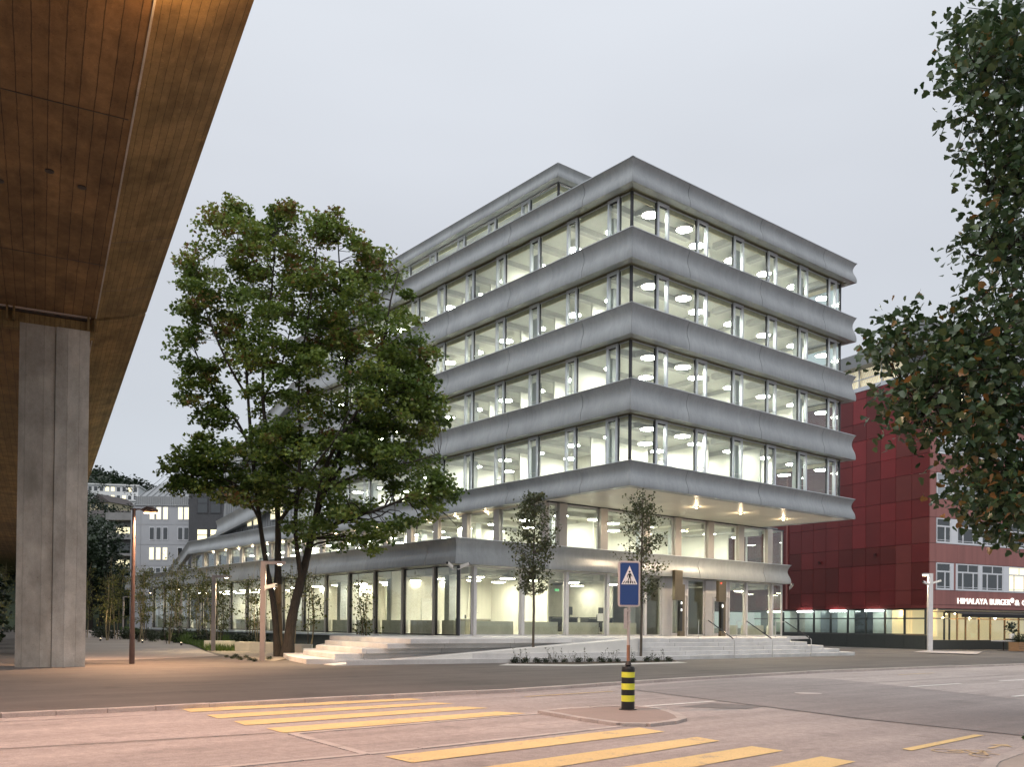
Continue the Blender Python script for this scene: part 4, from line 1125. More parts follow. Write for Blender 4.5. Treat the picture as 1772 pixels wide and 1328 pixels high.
# lettering over the restaurant
def lettering(txt, u0, u1, z, h):
    fc = bpy.data.curves.new('sign_lettering', 'FONT'); fc.body = txt
    fc.size, fc.extrude, fc.offset = 1.0, .04, -.014
    fo = bpy.data.objects.new('sign_lettering', fc); COL.objects.link(fo)
    dg = bpy.context.evaluated_depsgraph_get(); me = bpy.data.meshes.new_from_object(fo.evaluated_get(dg)); bpy.data.objects.remove(fo)
    me.materials.clear(); me.materials.append(M['letters'])
    xs = [v.co.x for v in me.vertices]; ys = [v.co.y for v in me.vertices]
    sx_, sy_ = (u1 - u0) / (max(xs) - min(xs)), h / .70
    lo = link('sign_lettering', me, red, (u0 - min(xs) * sx_, -.09, z), (R(90), 0, 0)); lo.scale = (sx_, sy_, 1)
lettering('HIMALAYA', 3.20, 6.75, 3.62, .48); lettering('BURGER', 7.10, 9.65, 3.62, .48); lettering('& Co', 10.25, 12.3, 3.62, .48)
# thin serifs for the slab-like capitals
sf = MB()
MB().lathe([(.20, 0), (.20, .06)], 16).obj('round_mark', M['letters'], red, loc=(9.87, -.07, 4.02), rot=(R(90), 0, 0))
# awning
MB().box(1.75, 20, -.35, -.05, 2.86, 3.04).obj('awning_box', M['awning'], red)
MB().box(1.72, 20, -1.7, -1.55, 2.55, 2.80).add([(1.72, -.35, 3.0), (20, -.35, 3.0), (20, -1.7, 2.8), (1.72, -1.7, 2.8), (1.72, -.35, 2.96), (20, -.35, 2.96), (20, -1.7, 2.76), (1.72, -1.7, 2.76)], [(0, 3, 2, 1), (4, 5, 6, 7), (0, 1, 5, 4), (2, 3, 7, 6)]).obj('awning', M['awning'], red)
for k in range(4):
    o = MB().lathe([(.05, 0), (.07, -.05), (.0, -.07)], 8, tuple(Rw(2.6 + 2.6 * k, -.3, 2.85))).obj('awning_lamp', M['warm_small'])
    tag(o, 'tiny warm lamp under the black awning of the restaurant', 'lamp', 'lamps under the restaurant awning')
for k in range(3):
    point(Rw(3.0 + 3.2 * k, -.9, 2.5), 45, (1, .75, .42), .1)
point(Rw(1.0, 1.2, 2.9), 60, (1, .75, .42), .1); point(Rw(.6, 3.2, 2.9), 40, (1, .75, .42), .1)
for v in (5.2, 9.1, 13.0):
    pass

# ================================================================== LEAVES AND TREES
LEAF_DIAMOND = ([(0, 0, 0), (.42, .45, .10), (0, 1, 0), (-.42, .45, .10)], [(0, 1, 2), (0, 2, 3)])
LEAF_MAPLE = ([(0, 0, 0), (.50, .30, .10), (.28, .62, .05), (0, 1, -.06), (-.28, .62, .05), (-.50, .30, .10)], [(0, 1, 2), (0, 2, 3), (0, 3, 4), (0, 4, 5)])
LEAF_LOBED = ([(0, 0, 0), (.22, .02, .02), (.52, .26, .09), (.34, .42, .05), (.30, .72, .03), (0, 1.0, -.10), (-.30, .72, .03), (-.34, .42, .05), (-.52, .26, .09), (-.22, .02, .02), (0, .42, -.03)],
              [(10, 0, 1), (10, 1, 2), (10, 2, 3), (10, 3, 4), (10, 4, 5), (10, 5, 6), (10, 6, 7), (10, 7, 8), (10, 8, 9), (10, 9, 0)])
LEAF_BLADE = ([(-.06, 0, 0), (.06, 0, 0), (.0, 1, .0)], [(0, 1, 2)])
def leaf_frames(n, up=0.5, hang=0.3, rg=rng):
    """random leaf axes: a normal that leans upwards, a tip that hangs"""
    nrm = rg.normal(size=(n, 3)); nrm[:, 2] = np.abs(nrm[:, 2]) * (1 + up) + up
    nrm /= np.linalg.norm(nrm, axis=1)[:, None]
    y = rg.normal(size=(n, 3)); y[:, 2] -= hang
    y -= nrm * (y * nrm).sum(1)[:, None]; y /= np.linalg.norm(y, axis=1)[:, None]
    x = np.cross(y, nrm)
    return x, y, nrm
def leaf_mesh(name, P, size, shape, mat, tone, frames):
    V, Fc = np.array(shape[0], float), np.array(shape[1], int)
    x, y, z = frames
    n = len(P); k = len(V)
    S = np.asarray(size, float).reshape(-1, 1, 1) * np.ones((n, 1, 1))
    co = P[:, None, :] + S * (V[None, :, 0:1] * x[:, None, :] + V[None, :, 1:2] * y[:, None, :] + V[None, :, 2:3] * z[:, None, :])
    co = co.reshape(-1, 3)
    idx = (Fc[None] + (np.arange(n) * k)[:, None, None]).reshape(-1, 3)
    me = bpy.data.meshes.new(name)
    me.vertices.add(len(co)); me.vertices.foreach_set('co', co.astype(np.float32).ravel())
    me.loops.add(idx.size); me.loops.foreach_set('vertex_index', idx.astype(np.int32).ravel())
    me.polygons.add(len(idx)); me.polygons.foreach_set('loop_start', (np.arange(len(idx)) * 3).astype(np.int32))
    me.update(calc_edges=True)
    a = me.attributes.new('tone', 'FLOAT', 'POINT')
    a.data.foreach_set('value', np.repeat(np.asarray(tone, np.float32), k))
    me.materials.append(mat)
    return me
def ball(n, rg=rng):
    p = rg.normal(size=(n, 3)); p /= np.linalg.norm(p, axis=1)[:, None]
    return p * rg.random((n, 1)) ** (1 / 2.2)
def bend(p, q, sag=0.0, wob=0.12, k=5, rg=rng):
    p, q = np.array(p, float), np.array(q, float); d = q - p; ln_ = np.linalg.norm(d)
    out = []
    j = rg.normal(size=3) * ln_ * wob; j2 = rg.normal(size=3) * ln_ * wob * .5
    for i in range(k + 1):
        t = i / k
        w_ = p + d * t + j * math.sin(math.pi * t) + j2 * math.sin(2 * math.pi * t)
        w_[2] += sag * ln_ * math.sin(math.pi * t)
        out.append(tuple(w_))
    return out

# ---- the large multi-stemmed maple beside the stairs
TY = 42.0
tree = thing('maple_tree', 'tall spreading green maple with several dark stems left of the office building', 'tree', gnd(492, 1136))
tl = tree.location
def T(px, py, dy=0.0):
    return at(px, py, TY + dy) - tl
def stem(name, pts, r0, r1, mat='bark_dark'):
    P = [T(*p) for p in pts]
    k = len(P)
    # smooth the polyline
    Q, Rr = [], []
    for i in range(k - 1):
        for j in range(4):
            t = j / 4
            a, b, c, d = P[max(i - 1, 0)], P[i], P[i + 1], P[min(i + 2, k - 1)]
            Q.append(.5 * ((2 * b) + (c - a) * t + (2 * a - 5 * b + 4 * c - d) * t * t + (3 * b - 3 * c + d - a) * t ** 3))
    Q.append(P[-1])
    for i in range(len(Q)):
        t = i / (len(Q) - 1)
        Rr.append((r0 + (r1 - r0) * t ** .8) * (1 + .06 * math.sin(i * 2.1)) * (.84 + (.22 * (1 - t * 14) if t < .07 and pts[0][1] > 1130 else 0)))
    MB().path(Q, Rr, 10).obj(name, M[mat], tree, True)
    return [(np.array(q), r) for q, r in zip(Q, Rr)]
SK = []
SK += stem('trunk', [(481, 1137, 0), (474, 1050, 0), (463, 990, .1), (449, 900, .3), (438, 800, .5), (430, 700, .6), (424, 600, .9), (416, 500, 1.0), (410, 420, 1.0)], .205, .03)
SK += stem('trunk', [(484, 1137, .4), (482, 1080, .4), (481, 1010, .4)], .21, .19, 'bark_pale')  # lamplight on this peeled stem painted in as paler bark
SK += stem('trunk', [(481, 1012, .4), (481, 960, .4), (481, 905, .3), (477, 850, .0), (464, 770, -.4), (455, 690, -.7), (458, 600, -.8), (470, 500, -.8), (478, 410, -.6)], .225, .03)
SK += stem('trunk', [(497, 1137, -.3), (505, 1072, -.3), (521, 1004, -.2), (532, 960, 0), (545, 905, .2), (560, 850, .5), (588, 780, .8), (600, 700, 1.0), (598, 600, 1.0), (590, 500, 1.1), (585, 420, 1.1)], .325, .03)
SK += stem('limb', [(522, 1010, -.2), (514, 950, -.6), (511, 905, -.9), (516, 840, -1.1), (520, 760, -1.2), (516, 690, -1.4), (526, 600, -1.4), (540, 500, -1.5), (548, 430, -1.4)], .155, .03)
SK += stem('limb', [(545, 905, .2), (556, 840, -.2), (572, 790, -.6), (600, 740, -1.0), (636, 680, -1.2), (662, 600, -1.2), (676, 520, -1.0), (690, 470, -.8)], .16, .03)
SK += stem('limb', [(556, 860, .4), (590, 810, 1.0), (630, 760, 1.4), (680, 710, 1.5), (720, 660, 1.4), (745, 600, 1.2)], .15, .025)
SK += stem('limb', [(550, 915, .1), (580, 908, -.6), (620, 892, -1.2), (650, 884, -1.5), (680, 872, -1.8), (716, 856, -2.0), (740, 845, -2.1), (780, 838, -2.1)], .125, .03)
SK += stem('limb', [(560, 850, .2), (610, 826, -.8), (660, 810, -1.6), (712, 800, -2.0), (760, 786, -2.0)], .10, .025)
SK += stem('limb', [(482, 905, .2), (500, 880, -.6), (520, 850, -1.4), (550, 800, -2.0), (580, 760, -2.4), (610, 700, -2.6)], .13, .025)
SK += stem('limb', [(449, 900, .3), (420, 850, -.4), (390, 830, -.9), (360, 826, -1.1), (332, 824, -1.2)], .08, .02)
SK += stem('limb', [(436, 780, .4), (410, 730, 1.0), (380, 690, 1.2), (352, 640, 1.2), (332, 590, 1.1), (322, 540, 1.0)], .10, .02)
SK += stem('limb', [(430, 690, .6), (400, 640, -.4), (372, 580, -.9), (350, 520, -1.0), (338, 480, -1.0)], .08, .02)
SK += stem('limb', [(455, 690, -.7), (484, 640, -1.6), (500, 580, -2.0), (510, 520, -2.2)], .08, .02)
for a_, b_ in (((708, 860, -1.95), (724, 905, -2.1)), ((718, 856, -2.0), (748, 890, -2.2)), ((748, 880, -2.1), (790, 910, -2.2)), ((640, 888, -1.4), (676, 905, -1.7)), ((724, 900, -2.1), (718, 925, -2.2))):
    p, q = T(*a_), T(*b_)
    MB().path(bend(p, q, .1), [.035, .03, .025, .02, .015, .01], 6).obj('twig', M['bark_dark'], tree, True)
tree_c = {'ell': [], 'gap': []}
for px, py, rx, ry, dy, dr, wgt in ((428, 452, 112, 92, .4, 3.6, 1.1), (540, 470, 118, 100, .2, 3.8, 1.2), (620, 520, 110, 100, .2, 3.8, 1.1), (694, 600, 66, 110, .0, 3.0, .9), (716, 740, 66, 110, -.2, 3.0, 1.0), (744, 850, 46, 50, -1.6, 1.6, .42),
                                    (610, 660, 130, 130, -.2, 4.2, 1.7), (560, 800, 150, 90, -.4, 4.0, 1.3), (470, 590, 90, 110, -.3, 3.6, 1.1), (368, 560, 64, 86, .2, 2.6, .75), (342, 500, 42, 52, .2, 1.8, .3), (346, 640, 36, 40, .6, 1.5, .22),
                                    (420, 820, 90, 58, .2, 3.0, .8), (366, 800, 42, 34, -.6, 1.5, .2), (318, 838, 22, 16, -1.2, .7, .09), (352, 836, 30, 16, -1.1, .8, .1), (480, 830, 90, 66, -.8, 3.0, .7), (500, 720, 90, 80, -.6, 3.4, .8), (600, 880, 66, 36, -.8, 2.4, .4), (660, 800, 60, 60, -1.0, 2.6, .55),
                                    (400, 372, 36, 24, .8, 1.3, .16), (352, 684, 40, 30, .6, 1.5, .22), (376, 724, 36, 26, .3, 1.5, .18), (352, 778, 40, 26, -.4, 1.5, .2), (316, 812, 20, 18, -1.0, .8, .08), (700, 690, 60, 60, -.2, 2.4, .4), (640, 740, 80, 70, -.4, 3.0, .5), (552, 388, 60, 30, .2, 2.0, .3), (636, 432, 30, 26, .2, 1.4, .16), (480, 380, 40, 26, .2, 1.5, .2), (540, 920, 60, 30, -1.0, 1.8, .26), (700, 915, 34, 16, -1.9, .8, .07), (640, 930, 40, 24, -1.4, 1.0, .12)):
    tree_c['ell'].append((np.array(T(px, py, dy)), np.array([rx / 37.2, dr, ry / 37.2]), wgt))
gaps = [(np.array(T(px, py, dy)), rr_ / 37.2) for px, py, rr_, dy in ((408, 690, 24, 0), (400, 752, 20, 0), (420, 650, 20, 0), (488, 716, 24, 0), (660, 880, 22, 0), (612, 868, 18, -.5), (650, 840, 16, -1), (440, 560, 15, 0), (520, 600, 14, 0), (700, 760, 14, 0), (560, 700, 14, 0), (640, 570, 13, 0), (490, 480, 13, 0), (664, 470, 14, 0), (375, 500, 12, 0), (600, 622, 12, 0), (530, 800, 14, 0))]
tot = sum(e_[2] for e_ in tree_c['ell'])
cl = []
skp = np.array([q for q, r in SK])
for c, rad, wgt in tree_c['ell']:
    k = int(740 * wgt / tot) + 3
    for _ in range(k):
        d = rng.normal(size=3); d /= np.linalg.norm(d); d *= rng.random() ** .42
        p = c + rad * d
        if any(abs(p[0] - g[0]) ** 2 + abs(p[2] - g[2]) ** 2 < r_ ** 2 for g, r_ in gaps): continue
        cl.append(p)
cl = np.array(cl)
PP, SZ, TN = [], [], []
tw = MB()
for p in cl:
    d = np.linalg.norm(skp - p, axis=1) + np.where(skp[:, 2] > p[2] + .3, 2.0, 0)
    j = int(np.argmin(d)); q = skp[j]
    dist = np.linalg.norm(p - q)
    r0 = min(SK[j][1] * .55, .012 + .013 * dist)
    tw.path(bend(q, p, .08, .10), [r0 * (1 - .15 * i) for i in range(6)], 5, cap=False)
    n = int(rng.integers(60, 120))
    flatr = rng.uniform(.42, .90)
    off = ball(n) * np.array([flatr, flatr, flatr * rng.uniform(.38, .62)])
    off[:, 2] -= .14 * (off[:, 0] ** 2 + off[:, 1] ** 2)
    PP.append(p + off); SZ.append(rng.uniform(.13, .23, n))
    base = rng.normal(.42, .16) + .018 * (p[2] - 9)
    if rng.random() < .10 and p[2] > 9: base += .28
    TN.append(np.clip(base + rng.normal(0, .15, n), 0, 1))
tw.obj('twigs', M['bark_dark'], tree)['kind'] = 'stuff'
PP = np.concatenate(PP)
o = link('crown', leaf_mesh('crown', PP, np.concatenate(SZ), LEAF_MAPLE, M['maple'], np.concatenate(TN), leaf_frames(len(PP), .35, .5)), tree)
o['kind'] = 'stuff'
print('maple leaves', len(PP))
# the pale lit stem with a pruning scar
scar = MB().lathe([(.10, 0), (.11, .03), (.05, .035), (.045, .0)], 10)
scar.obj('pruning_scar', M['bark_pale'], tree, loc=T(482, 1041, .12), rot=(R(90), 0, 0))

# ---- the big-leaved tree hanging in from the right
tr2 = thing('poplar_tree', 'near tree with large dark green and orange leaves hanging in at the right edge', 'tree', (10.8, 15.5, ROAD_Z + .07))
t2 = tr2.location
def T2(px, py, dy=0.0): return np.array(at(px, py, 14.5 + dy) - t2)
trunk_pts = [(0, 0, 0), (-.1, 0, 1.5), (.1, .1, 4), (0, .0, 7), (-.2, .1, 10), (-.3, .0, 13), (-.4, .0, 15)]
MB().path(trunk_pts, [.42, .34, .30, .25, .18, .10, .05], 12).obj('trunk', M['bark_dark'], tr2, True)
ells = [(1745, 60, 95, 85, .9), (1700, 60, 70, 60, .35), (1770, 200, 110, 110, 1.0), (1700, 130, 60, 55, .32), (1790, 300, 90, 90, .7), (1740, 250, 40, 60, .25), (1775, 420, 90, 70, .7), (1720, 90, 70, 80, .5), (1740, 320, 70, 60, .45), (1690, 200, 40, 50, .2), (1720, 450, 55, 55, .35), (1700, 400, 30, 30, .1), (1760, 540, 90, 80, .8),
        (1740, 640, 120, 90, 1.5), (1650, 620, 70, 50, .6), (1570, 600, 62, 34, .42), (1530, 592, 28, 18, .1), (1560, 560, 26, 24, .08), (1590, 690, 66, 30, .38), (1550, 712, 24, 14, .07), (1590, 740, 44, 24, .2), (1680, 720, 90, 60, .9), (1740, 780, 110, 90, 1.6), (1690, 850, 60, 50, .5), (1770, 880, 70, 60, .7), (1735, 900, 40, 30, .2), (1660, 550, 30, 40, .14), (1810, 720, 60, 220, .8), (1900, 100, 140, 160, 1.3), (1930, 400, 150, 180, 1.5), (1950, 700, 160, 160, 1.5), (2120, 300, 130, 200, 1.3), (2150, 620, 130, 200, 1.3), (2000, -150, 200, 160, 1.4)]
cl2 = []
for px, py, rx, ry, w_ in ells:
    for _ in range(int(26 * w_) + 2):
        d = rng.normal(size=3); d /= np.linalg.norm(d); d *= rng.random() ** .4
        cl2.append(T2(px + d[0] * rx, py + d[2] * ry, d[1] * (1.9 if w_ > .3 else .7)))
lim = MB(); P2, TN2, SZ2 = [], [], []
limb_ends = []
for i, (px, py, h) in enumerate(((1660, 620, 5.6), (1600, 700, 5.0), (1700, 120, 10.5), (1720, 330, 8.6), (1720, 450, 7.4), (1740, 840, 3.4), (1760, 30, 11.5), (2150, 300, 8.5), (2180, 640, 5.5), (2050, 0, 11))):
    q = T2(px, py, .2); b = bend((0, 0, h), q, .06, .05, 8)
    MB().path(b, [.075 * (1 - .1 * k) + .01 for k in range(9)], 7).obj('limb', M['bark_dark'], tr2, True)
    limb_ends += [np.array(x) for x in b]
limb_ends = np.array(limb_ends)
for p in cl2:
    q = limb_ends[int(np.argmin(np.linalg.norm(limb_ends - p, axis=1)))]
    lim.path(bend(q, p, .05, .10, 4), [.016, .013, .010, .007, .004], 4, cap=False)
    n = int(rng.integers(18, 33))
    P2.append(p + ball(n) * np.array([.56, .56, .42])); SZ2.append(rng.uniform(.085, .155, n))
    low = np.clip((7.5 - p[2]) / 5, 0, 1)
    t_ = np.clip(rng.normal(.42, .2, n), 0, .8)
    t_ = np.where(rng.random(n) < .02 + .16 * low, rng.uniform(.86, 1, n), t_)
    TN2.append(t_)
lim.obj('twigs', M['bark_dark'], tr2)['kind'] = 'stuff'
P2, SZ2, TN2 = np.concatenate(P2), np.concatenate(SZ2), np.concatenate(TN2)
fr2 = leaf_frames(len(P2), .15, .9)
# the leaves that stand clear towards the viewer are single parts, the rest one mass
wp = P2 + np.array(t2); dep = wp[:, 1]
sx = CX + F_PX * wp[:, 0] / dep
score = SZ2 / dep * (1 - .9 * (sx > 1770)) * (1 + .6 * (dep < np.median(dep)))
near = np.argsort(-score)[:290]
mask = np.ones(len(P2), bool); mask[near] = False
o = link('crown', leaf_mesh('crown', P2[mask], SZ2[mask], LEAF_LOBED, M['poplar'], TN2[mask], tuple(f[mask] for f in fr2)), tr2); o['kind'] = 'stuff'
buckets = {}
for k in near:
    b = int(TN2[k] * 9.99)
    if b not in buckets:
        buckets[b] = leaf_mesh('leaf', np.zeros((1, 3)), [1.0], LEAF_LOBED, M['poplar'], [b / 9.0], (np.array([[1., 0, 0]]), np.array([[0, 1., 0]]), np.array([[0, 0, 1.]])))
    x, y, z = (fr2[0][k], fr2[1][k], fr2[2][k])
    lf = link('leaf', buckets[b], tr2)
    s_ = SZ2[k]
    lf.matrix_local = Matrix(((x[0] * s_, y[0] * s_, z[0] * s_, P2[k][0]), (x[1] * s_, y[1] * s_, z[1] * s_, P2[k][1]), (x[2] * s_, y[2] * s_, z[2] * s_, P2[k][2]), (0, 0, 0, 1)))
print('near leaves', len(P2))

# ---- two young street trees in front of the stairs
def sapling(px, py, Y, label, seed, dens, crown):
    rg = np.random.default_rng(seed)
    base = gnd(px, py); base = Vector((base.x, base.y, 0)) * (Y / base.y); base.z = 0
    t = thing('young_tree', label, 'tree', base, 0, 'young street trees before the stairs')
    top = crown[0]
    tp = [(0, 0, 0), (.02, 0, top * .3), (-.02, .02, top * .6), (.03, 0, top * .85), (.0, 0, top)]
    MB().path(tp, [.065, .055, .04, .022, .008], 8).obj('trunk', M['bark_thin'], t, True)
    br = MB(); P, S, TN = [], [], []
    for i in range(dens):
        z = rg.uniform(crown[1], top * .97); f = 1 - abs((z - crown[1]) / (top - crown[1]) - .38) * 1.05
        a = rg.uniform(0, 2 * math.pi); ln_ = crown[2] * max(.18, f) * rg.uniform(.5, 1.15)
        q = np.array([math.cos(a) * ln_, math.sin(a) * ln_, z + ln_ * rg.uniform(.25, .9)])
        b = bend((0, 0, z - .1), q, -.05, .06, 4, rg)
        br.path(b, [.014, .011, .009, .007, .004], 4, cap=False)
        n = int(rg.integers(12, 34))
        tt = rg.uniform(.35, 1.05, (n, 1))
        P.append(np.array(b[0]) + (q - np.array(b[0])) * tt + ball(n, rg) * .20); S.append(rg.uniform(.08, .15, n)); TN.append(rg.random(n))
    br.obj('twigs', M['bark_thin'], t)['kind'] = 'stuff'
    P = np.concatenate(P)
    o = link('crown', leaf_mesh('crown', P, np.concatenate(S), LEAF_DIAMOND, M['sapling'], np.concatenate(TN), leaf_frames(len(P), .1, .6, rg)), t); o['kind'] = 'stuff'
sapling(922, 1146, 39.3, 'dense slender young tree left of the pedestrian sign', 3, 150, (7.4, 2.9, 1.25))
sapling(1109, 1144, 41.9, 'sparse young tree directly behind the pedestrian sign', 4, 92, (7.9, 2.6, 1.5))

# planting bed at the foot of the stairs: low bushes and wispy weeds
bedp = [gnd(*p) for p in ((880, 1150), (1000, 1151), (1170, 1146.5), (1168, 1143), (1000, 1146), (884, 1146))]
flat('planting_bed', [(p.x, p.y) for p in bedp], .006, M['soil'], kind='structure')
bedq = [gnd(*p) for p in ((862, 1152.5), (1000, 1153.5), (1190, 1148), (1172, 1146.3), (1000, 1150.5), (878, 1149.6))]
flat('gravel_strip', [(p.x, p.y) for p in bedq], .004, M['pale_gravel'], kind='structure')
def bush_mesh(seed, r, n, mat, squash=.75, size=(.05, .09)):
    rg = np.random.default_rng(seed)
    P = ball(n, rg) * np.array([r, r, r * squash]); P[:, 2] += r * squash * .8; P = P[P[:, 2] > 0]
    return leaf_mesh('foliage', P, rg.uniform(*size, len(P)), LEAF_DIAMOND, mat, rg.random(len(P)), leaf_frames(len(P), .4, .0, rg))
bm0 = [bush_mesh(20 + k, .17, 240, M['bush'], .7, (.035, .065)) for k in range(3)]
for i, px in enumerate((890, 906, 928, 945, 962, 980, 1003, 1018, 1038, 1052, 1070, 1098, 1120, 1135, 1156)):
    p = gnd(px + random.uniform(-3, 3), 1148.5 - (px - 890) * .009)
    o = link('low_bush', bm0[i % 3], None, p, (0, 0, i)); o.scale = (random.uniform(.75, 1.25),) * 3
    tag(o, 'small round dark bush in the narrow bed below the stairs', 'bush', 'round bushes in the narrow bed')
for i, px in enumerate((897, 912, 952, 958, 972, 990, 1012, 1045, 1062, 1090, 1128, 1148)):
    p = gnd(px, 1148 - (px - 890) * .009); rg = np.random.default_rng(60 + i)
    t = thing('weed', 'thin wispy weed growing between the round bushes below the stairs', 'plant', p, 0, 'wispy weeds in the narrow bed')
    m = MB(); P = []
    for k in range(4):
        q = (rg.normal() * .12, rg.normal() * .12, rg.uniform(.25, .62))
        b = bend((rg.normal() * .03, rg.normal() * .03, 0), q, 0, .06, 4, rg); m.path(b, [.008, .007, .006, .005, .003], 4, cap=False)
        P += [np.array(b[j]) + rg.normal(size=3) * .03 for j in (2, 3, 3, 4, 4) for _ in range(2)]
    m.obj('stem', M['bark_thin'], t)
    P = np.array(P); link('foliage', leaf_mesh('foliage', P, rg.uniform(.03, .065, len(P)), LEAF_DIAMOND, M['sapling'], rg.random(len(P)), leaf_frames(len(P), 0, 0, rg)), t)

# ---- garden strip between the path and the building: soil, grass, birches, seat blocks
edge = [(-92.46, 207.5), (-42.11, 101.87), (-28.01, 73.46), (-21.88, 61.54), (-16.5, 48.81), (-13.2, 42.0), (-11.0, 38.3), (-9.6, 36.9)]
wall_ = [tuple(Bw(-6.2, v)[:2]) for v in (8.5, 20, 40, 60)] + [(-60, 150), (-84, 207)]
gp = edge + [tuple(Bw(-15.6, 5.0)[:2]), tuple(Bw(-13, 8.3)[:2])] + wall_
flat('garden_bed', gp, .008, M['soil'], kind='structure')
flat('gravel_area', [(-21.0, 60), (-16.5, 48.9), (-13.2, 42.1), (-11.0, 38.4), (-9.7, 37.0), tuple(Bw(-15.7, 5.2)[:2]), (-10.3, 46), (-15, 53)], .014, M['gravel'], kind='structure')
# grass tufts along the far part of the path edge
gx = []
for _ in range(26000):
    k = rng.integers(0, 4); a, b = np.array(edge[k]), np.array(edge[k + 1]); t_ = rng.random()
    p = a + (b - a) * t_ + np.array([1, .28]) * abs(rng.normal()) * 2.0 + np.array([.1, 0])
    gx.append((p[0], p[1], 0.0))
gx = np.array(gx); f_ = leaf_frames(len(gx), -.45, -3.0)
g_ = link('grass', leaf_mesh('grass', gx, rng.uniform(.18, .5, len(gx)) * (1 + (gx[:, 1] > 65) * .8), LEAF_BLADE, M['grass'], rng.random(len(gx)), f_)); g_['kind'] = 'stuff'
def birch(x, y, h, seed, label, group, stems=4, lit=True, spread=1.0, leaves=75):
    leaves = int(leaves * 1.9)
    rg = np.random.default_rng(seed)
    t = thing('birch_clump', label, 'tree', (x, y, 0), 0, group)
    br = MB(); P, S = [], []
    for k in range(stems):
        a = rg.uniform(0, 6.28); q = np.array([math.cos(a) * .5 * spread * rg.uniform(.3, 1), math.sin(a) * .5 * spread * rg.uniform(.3, 1), h * rg.uniform(.8, 1.05)])
        b = bend((math.cos(a) * .10, math.sin(a) * .10, 0), q, 0, .03, 7, rg)
        MB().path(b, [.032 - .0035 * i for i in range(8)], 6).obj('stem', M['bamboo' if lit and k % 2 == 0 else 'bark_thin'], t, True)
        for _ in range(10):
            i = rg.uniform(2.2, 7); p0 = np.array(b[int(i)]); ln_ = rg.uniform(.3, .8) * spread; aa = rg.uniform(0, 6.28)
            q2 = p0 + np.array([math.cos(aa) * ln_, math.sin(aa) * ln_, ln_ * rg.uniform(-.2, .7)])
            br.path([p0, (p0 + q2) / 2 + np.array([0, 0, .06]), q2], [.008, .006, .003], 4, cap=False)
            n = int(leaves / 10)
            P.append(p0 + (q2 - p0) * rg.uniform(.2, 1.1, (n, 1)) + rg.normal(size=(n, 3)) * .13); S.append(rg.uniform(.09, .16, n))
    br.obj('twigs', M['bark_thin'], t)['kind'] = 'stuff'
    P = np.concatenate(P)
    o = link('crown', leaf_mesh('crown', P, np.concatenate(S), LEAF_DIAMOND, M['shrub'], np.clip(rg.normal(.45, .25, len(P)), 0, 1), leaf_frames(len(P), 0, .7, rg)), t); o['kind'] = 'stuff'
bl = [('thin-stemmed birch clump before the glowing shop glass beside the maple', 'birch clumps before the ground floor glass'), ('leafy birch clump in the planted strip along the path', 'birch clumps along the path')]
for i, (u, v, h) in enumerate(((-8.4, 10.8, 4.3), (-8.9, 16.2, 5.0), (-8.2, 19.8, 5.4), (-9.2, 22.6, 5.2), (-8.4, 26.0, 5.6), (-9.6, 29.4, 5.8))):
    p = Bw(u, v); birch(p.x, p.y, h, 100 + i, *bl[0], stems=4, leaves=62)
for i, (u, v, h) in enumerate(((-10.6, 25.5, 5.0), (-9.0, 33.0, 6.2), (-10.8, 34.5, 5.6), (-8.8, 38.0, 6.6), (-11.0, 40.5, 6.0), (-9.4, 44.5, 6.8), (-11.6, 47, 6.2), (-9.8, 51, 7.0), (-12, 55, 6.2), (-10.0, 60, 7.2), (-13, 64, 6.4), (-11, 70, 7.5), (-14.5, 76, 7.0), (-13, 84, 8.0), (-16, 92, 7.6), (-17, 104, 8.4), (-19, 118, 9), (-21.5, 134, 9.5))):
    p = Bw(u, v); birch(p.x, p.y, h, 140 + i, *bl[1], stems=5 if v < 60 else 4, spread=1.25 + v * .006, leaves=120 if v < 60 else 170)
# low bushes in the strip
for i in range(34):
    v = 24 + i * 2.2; p = Bw(-8.4 - v * .012 + random.uniform(-1.0, 1.2), v)
    o = link('ground_bush', bush_mesh(300 + i % 5, .55, 420, M['bush'], .8, (.08, .15)), None, p, (0, 0, i)); o.scale = (random.uniform(.8, 1.5),) * 3
    tag(o, 'low leafy bush under the birches along the path', 'bush', 'low bushes under the birches')
for i, (px, py) in enumerate(((392, 1139), (402, 1141), (415, 1143), (432, 1144), (440, 1146), (466, 1143), (408, 1139), (426, 1140))):
    o = link('ground_bush', bm0[i % 3], None, gnd(px, py), (0, 0, i)); o.scale = (random.uniform(.5, .9),) * 3
    tag(o, 'small dry tuft on the gravel at the foot of the nearest lamp arm', 'bush', 'dry tufts on the gravel')
def block(p0, p1, label, n):
    a, b = Vector((*p0, 0)), Vector((*p1, 0)); d = b - a
    t = thing('seat_block', label, 'bench', a, math.atan2(d.y, d.x))
    for i in range(n):
        bevel(MB().box(d.length * i / n + .004, d.length * (i + 1) / n - .004, 0, .45, 0, .52).obj('block', M['block'], t), .012, 1)
block((-17.6, 51.6), (-15.9, 51.0), 'short pale concrete seat block under the second lamp arm', 2)
block((-15.1, 49.2), (-12.3, 48.3), 'long pale concrete seat block left of the maple stems', 3)
block((-11.0, 45.0), (-10.0, 45.0), 'small pale concrete seat block between maple and stairs', 1)

